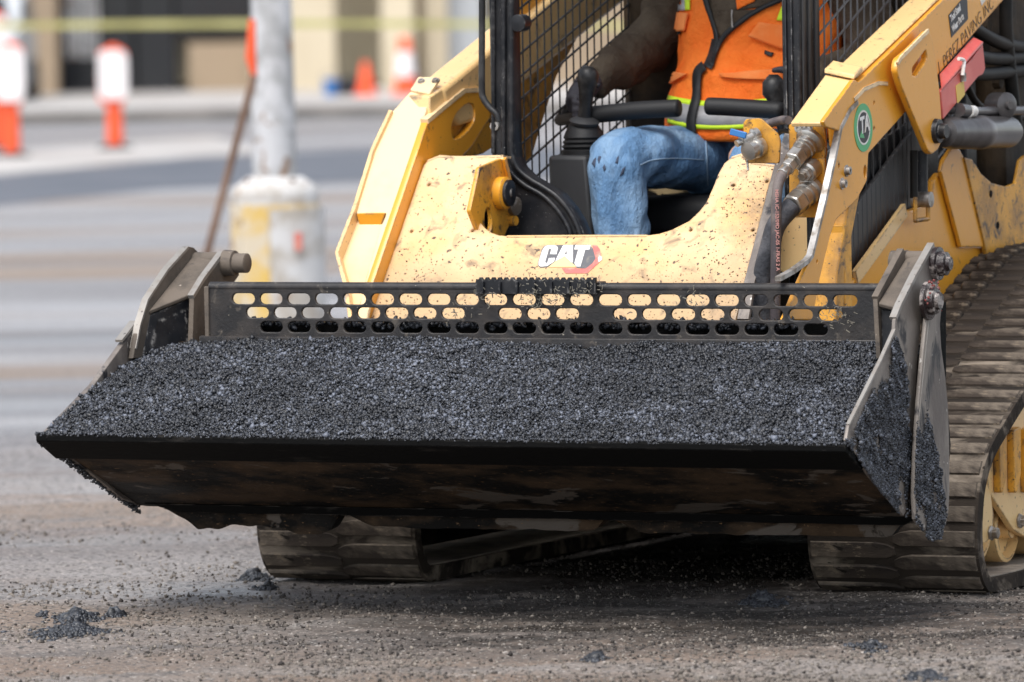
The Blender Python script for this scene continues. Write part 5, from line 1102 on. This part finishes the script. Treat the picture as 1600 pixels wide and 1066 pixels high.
# jeans
def jean_folds(c):
    f = .006*mnoise.noise(Vector((c.x*11, c.y*9, c.z*9)))+.003*mnoise.noise(Vector((c.x*30, c.y*26, c.z*18)))
    # drapes that run down the shin, creases across the thigh near hip and knee
    if c.z < 1.08 and c.y < 1.62: f += .008*math.sin(c.x*95+7*mnoise.noise(c*6))*min(1, (1.1-c.z)*6)*.8
    f += .005*math.sin(c.y*46+c.x*30+5*mnoise.noise(c*5))*max(0, min(1, 1-abs(c.y-1.95)*5))
    f += .006*math.sin((c.z-c.y)*58+4*mnoise.noise(c*7))*max(0, 1-abs(c.y-1.60)*6)
    return f
mb = MB()
for hp_, kn, an, sgn in ((hipL, kL, aL, -1), (hipR, kR, aR, 1)):
    chain(mb, [hp_+Vector((0, .06, 0)), hp_, hp_.lerp(kn, .5)+Vector((0, 0, .008)), hp_.lerp(kn, .85)+Vector((0, 0, .006)), kn+Vector((0, -.01, .0)), kn+Vector((0, -.022, -.045))], [(.10, .09), (.112, .088), (.096, .082), (.086, .078), (.076, .070), (.06, .055)])
    chain(mb, [kn+Vector((0, .0, .03)), kn+Vector((0, -.012, -.02)), kn.lerp(an, .3), kn.lerp(an, .6), kn.lerp(an, .95)], [(.062, .055), (.079, .072), (.073, .072), (.070, .068), (.068, .072)])
chain(mb, [(0, 2.04, .98), (0, 2.03, 1.02), (0, 2.03, 1.08), (0, 2.04, 1.16)], [(.15, .11), (.18, .12), (.19, .13), (.18, .13)])
jeans = blob('jeans', mb, 'denim', drv, .0095, 5, jean_folds)
# boots
for an in (aL, aR):
    mb = MB(); chain(mb, [an+Vector((0, .02, .02)), an+Vector((0, .01, -.05)), an+Vector((0, -.05, -.075)), an+Vector((0, -.15, -.082)), an+Vector((0, -.19, -.085))], [.055, (.05, .05), (.05, .035), (.045, .028), (.02, .015)], 16); blob('boot', mb, 'glove', drv, .012, 3)
# jacket: torso core, sleeves
sh = Vector((-.215, 2.07, 1.52)); el = pv(975, 92, 2.0); wr = pv(915, 133, 1.72)
def jacket_folds(c):
    if c.x < -.20: return .006*math.sin(58*(c.y*.5+c.z*.8+c.x*.6)+4*mnoise.noise(c*8))+.003*mnoise.noise(c*22)
    return .003*mnoise.noise(c*14)
mb = MB()
chain(mb, [(0, 2.03, 1.12), (0, 2.04, 1.25), (0, 2.06, 1.42), (0, 2.07, 1.55), (0, 2.07, 1.64), (0, 2.06, 1.69)], [(.185, .125), (.185, .13), (.195, .13), (.185, .12), (.12, .09), (.075, .08)])
el = Vector((-.335, 2.06, 1.34)); wr = pv(922, 128, 1.72); mid = el.lerp(wr, .5)
chain(mb, [(-.15, 2.08, 1.57), sh, sh.lerp(el, .5), el, el+Vector((.0, -.03, -.012))], [.085, .082, .075, .068, .06])
chain(mb, [el+Vector((0, .02, .01)), el+Vector((.0, -.04, -.004)), mid, wr+Vector((-.0, .02, .0)), wr], [.06, .068, .060, .045, .040])
chain(mb, [(.15, 2.08, 1.57), (.215, 2.07, 1.52), (.29, 2.07, 1.42), (.33, 2.04, 1.32)], [.085, .082, .075, .068])
chain(mb, [(.33, 2.06, 1.33), (.31, 1.9, 1.29), (.27, 1.72, 1.27)], [.066, .058, .042])
jack = blob('jacket', mb, 'jacket', drv, .0105, 4, jacket_folds)
# gloved hands: palm with five curled fingers each
def hand(wp, target, curl, name='gloved_hand'):
    mb = MB(); d = (target-wp).normalized(); up = Vector((0, 0, 1)); sd = (curl-d*curl.dot(d)).normalized(); sgn = 1
    palm = wp+d*.05; chain(mb, [wp-d*.015, wp+d*.02, palm, palm+d*.035], [.028, (.030, .034), (.034, .038), (.030, .036)], 14)
    for k in range(4):
        z = .026-.017*k; L_ = (.030, .034, .032, .026)[k]; b = palm+d*.035+up*z; c1_ = b+d*L_+sd*sgn*.004; c2_ = c1_+(d*.3+sd*sgn*1.0).normalized()*L_*.8; c3_ = c2_+(-d*.7+sd*sgn*.6).normalized()*L_*.6
        mb.tube([b-d*.02, b, c1_, c2_, c3_], [.0095, .0095, .009, .0085, .006], 10)
    b = palm+up*.02-d*.01+sd*sgn*.02; mb.tube([b, b+(sd*sgn+d*.4+up*.5).normalized()*.03, b+(sd*sgn*1.1+d+up*.5).normalized()*.056], [.013, .011, .008], 10)
    return blob(name, mb, 'glove', drv, .005, 3)
gripc = jb+Vector((.01, 0, .13)); wr2 = wr
hd = gripc+Vector((-.045, .03, .0))
hand(wr+Vector((-.015, -.01, -.012)), pv(893, 185, 1.60), Vector((1, -.3, -.1)))
MB().tube([wr+(pv(893, 180, 1.6)-wr)*.0, wr+(pv(905, 150, 1.66)-wr)*.6], [.036, .032], 14).build('glove_cuff', 'glove', drv, smooth=60)
hand(Vector((.27, 1.72, 1.27)), q+Vector((.02, .03, -.03)), Vector((-1, -.3, 0)))
# vest shell
def vest_folds(c):
    f = .006*mnoise.noise(Vector((c.x*11, c.y*11, c.z*9)))+.0025*mnoise.noise(c*28)
    f += .007*math.sin(40*(c.z+.45*c.x)+5*mnoise.noise(c*5))*max(0, 1-abs(c.z-1.27)*7)
    f += .007*math.sin(30*(c.x*.8-c.z*.6)+4*mnoise.noise(c*6+Vector((3, 0, 0))))*max(0, 1-abs(c.z-1.4)*6)
    return f
mb = MB()
chain(mb, [(0, 1.985, 1.105), (0, 1.985, 1.13), (0, 2.005, 1.25), (0, 2.03, 1.30), (0, 2.045, 1.42), (0, 2.06, 1.52), (0, 2.07, 1.60), (0, 2.07, 1.635)], [(.240, .200), (.243, .205), (.235, .178), (.225, .16), (.222, .157), (.22, .15), (.20, .13), (.12, .09)], 28)
vest = blob('vest', mb, 'vest', drv, .010, 4, vest_folds)
vb = bmesh.new(); vb.from_mesh(vest.data); VB = BVHTree.FromBMesh(vb); vb.free()
jb_ = bmesh.new(); jb_.from_mesh(jeans.data); JB = BVHTree.FromBMesh(jb_); jb_.free()
def hit(px, py, T, lift):
    r = lray(px, py).normalized(); loc, nn, _, _ = T.ray_cast(CL-DO, r)
    if loc is None: return None
    return loc+nn*lift+DO
def patch(name, quadpx, m, T=None, lift=.004, n=(10, 10), parent=None, thick=.003):
    """cloth patch lying on the body: four photo corners, sampled onto the garment's own surface"""
    T = T or VB; a, b, c, d = [Vector(q) for q in quadpx]; pts = {}; vs = []; fs = []
    for j in range(n[1]+1):
        for i_ in range(n[0]+1):
            s, t = i_/n[0], j/n[1]; q = (a*(1-s)+b*s)*(1-t)+(d*(1-s)+c*s)*t; h_ = hit(q.x, q.y, T, lift)
            if h_ is not None: pts[(i_, j)] = len(vs); vs.append(h_)
    for j in range(n[1]):
        for i_ in range(n[0]):
            ks = [(i_, j), (i_+1, j), (i_+1, j+1), (i_, j+1)]
            if all(k in pts for k in ks): fs.append(tuple(pts[k] for k in ks))
    if not fs: return None
    me = bpy.data.meshes.new(name); me.from_pydata([tuple(v) for v in vs], [], fs); o = link(name, me, m, parent or vest, smooth=60)
    s = o.modifiers.new('s', 'SOLIDIFY'); s.thickness = thick; s.offset = 0; return o
def band(name, pts, wd, m, **k):                              # ribbon along a photo polyline, wd = width px
    P_ = smoothp(pts, 2, False); objs = []; T = k.pop('T', VB); lift = k.pop('lift', .004); vs = []; fs = []; par = k.pop('parent', vest); thick = k.pop('thick', .003)
    for i_, q in enumerate(P_):
        q = Vector(q); a = Vector(P_[max(0, i_-1)]); b = Vector(P_[min(len(P_)-1, i_+1)]); d = (b-a).normalized(); nn = Vector((-d.y, d.x))*wd/2
        h0, h1_ = hit(*(q+nn), T, lift), hit(*(q-nn), T, lift)
        if h0 is None or h1_ is None: vs.append(None); continue
        vs.append((h0, h1_))
    V_ = []; idx = []
    for v in vs:
        if v is None: idx.append(None)
        else: idx.append(len(V_)); V_ += [tuple(v[0]), tuple(v[1])]
    for i_ in range(len(idx)-1):
        if idx[i_] is not None and idx[i_+1] is not None: fs.append((idx[i_], idx[i_]+1, idx[i_+1]+1, idx[i_+1]))
    if not fs: return None
    me = bpy.data.meshes.new(name); me.from_pydata(V_, [], fs); o = link(name, me, m, par, smooth=60); s = o.modifiers.new('s', 'SOLIDIFY'); s.thickness = thick; s.offset = 0; return o
# open neck: the jacket shows in the V
V1 = [(1105, -40), (1105, 0), (1112, 25), (1122, 50), (1125, 66), (1150, 42), (1185, 18), (1225, -2), (1260, -30)]
patch('neck_opening', [(1105, -30), (1250, -30), (1200, 10), (1112, 24)], 'jacket', lift=.005, n=(16, 8))
patch('neck_opening', [(1110, 20), (1190, 15), (1128, 62), (1122, 52)], 'jacket', lift=.005, n=(14, 8))
patch('shirt_collar', [(1150, -20), (1190, -20), (1180, 4), (1154, 17)], 'vest', lift=.010, n=(6, 6))
band('front_trim', [(1104, -30), (1105, 0), (1112, 25), (1122, 48), (1124, 64), (1117, 84), (1112, 104)], 7, 'zip', lift=.010)
band('front_trim', [(1245, -14), (1222, -1), (1186, 16), (1150, 40), (1130, 62), (1119, 88), (1114, 106)], 7, 'zip', lift=.010)
band('zip_tape', [(1122, 62), (1118, 80), (1113, 96), (1108, 108)], 13, 'zip', lift=.008)
band('zip_tape', [(1104, 106), (1094, 114), (1093, 135), (1092, 155), (1087, 172), (1083, 190), (1085, 208)], 13, 'zip', lift=.011)
band('jacket_zip', [(1147, 18), (1146, 30), (1147, 44)], 1.6, 'steel', lift=.012)
patch('reflective_stripe', [(1054, -30), (1072, -30), (1073, 17), (1052, 18)], 'silver', lift=.005, n=(4, 10))
patch('lime_stripe', [(1047, -30), (1054, -30), (1052, 18), (1046, 18)], 'lime', lift=.0045, n=(3, 10)); patch('lime_stripe', [(1072, -30), (1080, -30), (1080, 16), (1073, 17)], 'lime', lift=.0045, n=(3, 10))
patch('lime_stripe', [(1222, 8), (1232, 0), (1232, 34), (1213, 32)], 'lime', lift=.0045, n=(4, 6))
# hem bands
hem = lambda dy: [(996, 176+dy), (1018, 182+dy), (1050, 190+dy), (1080, 197+dy), (1120, 199+dy), (1160, 198+dy), (1222, 190+dy)]
band('lime_stripe', [(a, b-35) for a, b in hem(0)], 8, 'lime', lift=.0045)
band('reflective_stripe', [(a, b-17) for a, b in hem(0)], 28, 'silver', lift=.005)
band('lime_stripe', hem(0), 7, 'lime', lift=.0045)
# pockets
def flap(q, name='pocket_flap'): return patch(name, q, 'vest_pale', lift=.009, n=(12, 8), thick=.006)
flap([(1042, 19), (1079, 22), (1073, 49), (1040, 50)]); patch('hook_tab', [(1052, 49), (1066, 49), (1065, 54), (1051, 54)], 'zip', lift=.006, n=(4, 3))
flap([(1186, 34), (1262, 48), (1262, 92), (1170, 56)]); patch('hook_tab', [(1196, 79), (1210, 84), (1206, 91), (1195, 86)], 'zip', lift=.006, n=(4, 3))
flap([(1040, 113), (1078, 116), (1052, 132), (1034, 129)]); flap([(1125, 117), (1222, 112), (1222, 128), (1130, 122)])
patch('tissue', [(1021, 99), (1034, 103), (1030, 117), (1010, 122)], 'white_ink', lift=.022, n=(6, 6))
# jeans stitching and oil smears
band('seam', [(1102, 205), (1103, 225), (1104, 250), (1106, 290)], 2, 'stitch', T=JB, lift=.0015, parent=jeans, thick=.0015)
band('seam', [(1000, 258), (1016, 250), (1050, 247), (1100, 250)], 1.6, 'stitch', T=JB, lift=.0015, parent=jeans, thick=.0015)
for q in ([(925, 256), (928, 250), (932, 246), (930, 262)], [(942, 261), (945, 257), (947, 264), (944, 268)], [(961, 255), (964, 246), (967, 244), (965, 256)], [(968, 276), (972, 264), (977, 260), (974, 272)], [(934, 250), (936, 244), (940, 245), (936, 256)]): patch('oil_smear', q, 'oil', T=JB, lift=.0012, n=(3, 3), parent=jeans, thick=.001)

# ------------------------------------------------------------------ loose things on the ground
def ring_pts(n, px0, px1, py0, py1, pw=1.0):
    out = []
    for _ in range(n):
        q = gw(px0+(px1-px0)*rng.uniform(), py0+(py1-py0)*rng.uniform()**pw); out.append((q.x, q.y))
    return np.array(out)
n = 200000; P = np.stack([rng.uniform(-1.9, 1.9, n), 14.7+(24.-14.7)*rng.uniform(0, 1, n)**1.9], 1); zz = gheight(P[:, 0], P[:, 1])
rad = .0010+.0062*rng.uniform(0, 1, n)**4.2
dens = fbm(P[:, 0]*2.5, P[:, 1]*2.5, 3, 30) > rng.uniform(.22, .70, n)+np.clip((P[:, 1]-17.5)/9, 0, .6)
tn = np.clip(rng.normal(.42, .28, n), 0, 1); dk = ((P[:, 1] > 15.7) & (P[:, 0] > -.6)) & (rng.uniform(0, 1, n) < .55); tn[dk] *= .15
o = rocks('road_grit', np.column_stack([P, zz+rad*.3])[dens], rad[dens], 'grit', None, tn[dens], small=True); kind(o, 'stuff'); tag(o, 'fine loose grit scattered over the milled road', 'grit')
def clump(name, cpx, cpy, wx, n, h, label, rmin=.002, rmax=.010, elong=1.8):
    c = gw(cpx, cpy); a = rng.normal(size=(n, 2))*np.array([wx*.5, wx*.5*elong]); r2 = (a[:, 0]/(wx*.5))**2+(a[:, 1]/(wx*.5*elong))**2
    z = 1.7*h*np.exp(-r2*.7)*rng.uniform(.2, 1, n); P_ = np.column_stack([c.x+a[:, 0], c.y+a[:, 1], z+gheight(c.x+a[:, 0], c.y+a[:, 1])])
    rr = rng.uniform(rmin, rmax*.8, n); nb = max(3, n//22); rr[:nb] *= 2.6; P_[:nb, :2] = np.array([c.x, c.y])+(P_[:nb, :2]-np.array([c.x, c.y]))*.6
    o = rocks(name, P_, rr, 'asphalt', None, rng.uniform(0, .22, n)); o['kind'] = 'stuff'; tag(o, label, 'asphalt'); return o
clump('asphalt_clod', 122, 965, .05, 700, .014, 'crumbled clod of asphalt, farther of two at the lower left')
clump('asphalt_clod', 112, 990, .085, 1100, .013, 'wide flattened clod of asphalt, nearest of those at the lower left')
clump('asphalt_clod', 180, 962, .022, 150, .010, 'tiny asphalt clod right of the two large ones at lower left')
clump('asphalt_clod', 66, 962, .012, 60, .008, 'speck of asphalt left of the large clods at lower left')
clump('asphalt_clod', 1192, 942, .045, 800, .013, 'black asphalt clod in front of the right track')
clump('asphalt_clod', 418, 921, .022, 150, .012, 'small bluish clod just in front of the left track')
clump('asphalt_clod', 400, 905, .04, 400, .016, 'torn dark scraps beside the left track')
clump('asphalt_clod', 1448, 1062, .04, 400, .009, 'asphalt clod on the road at the bottom right')
clump('asphalt_clod', 930, 1030, .03, 160, .006, 'scatter of asphalt crumbs low in the middle')
clump('asphalt_clod', 1360, 1015, .05, 160, .005, 'thin scatter of bluish asphalt crumbs at lower right')
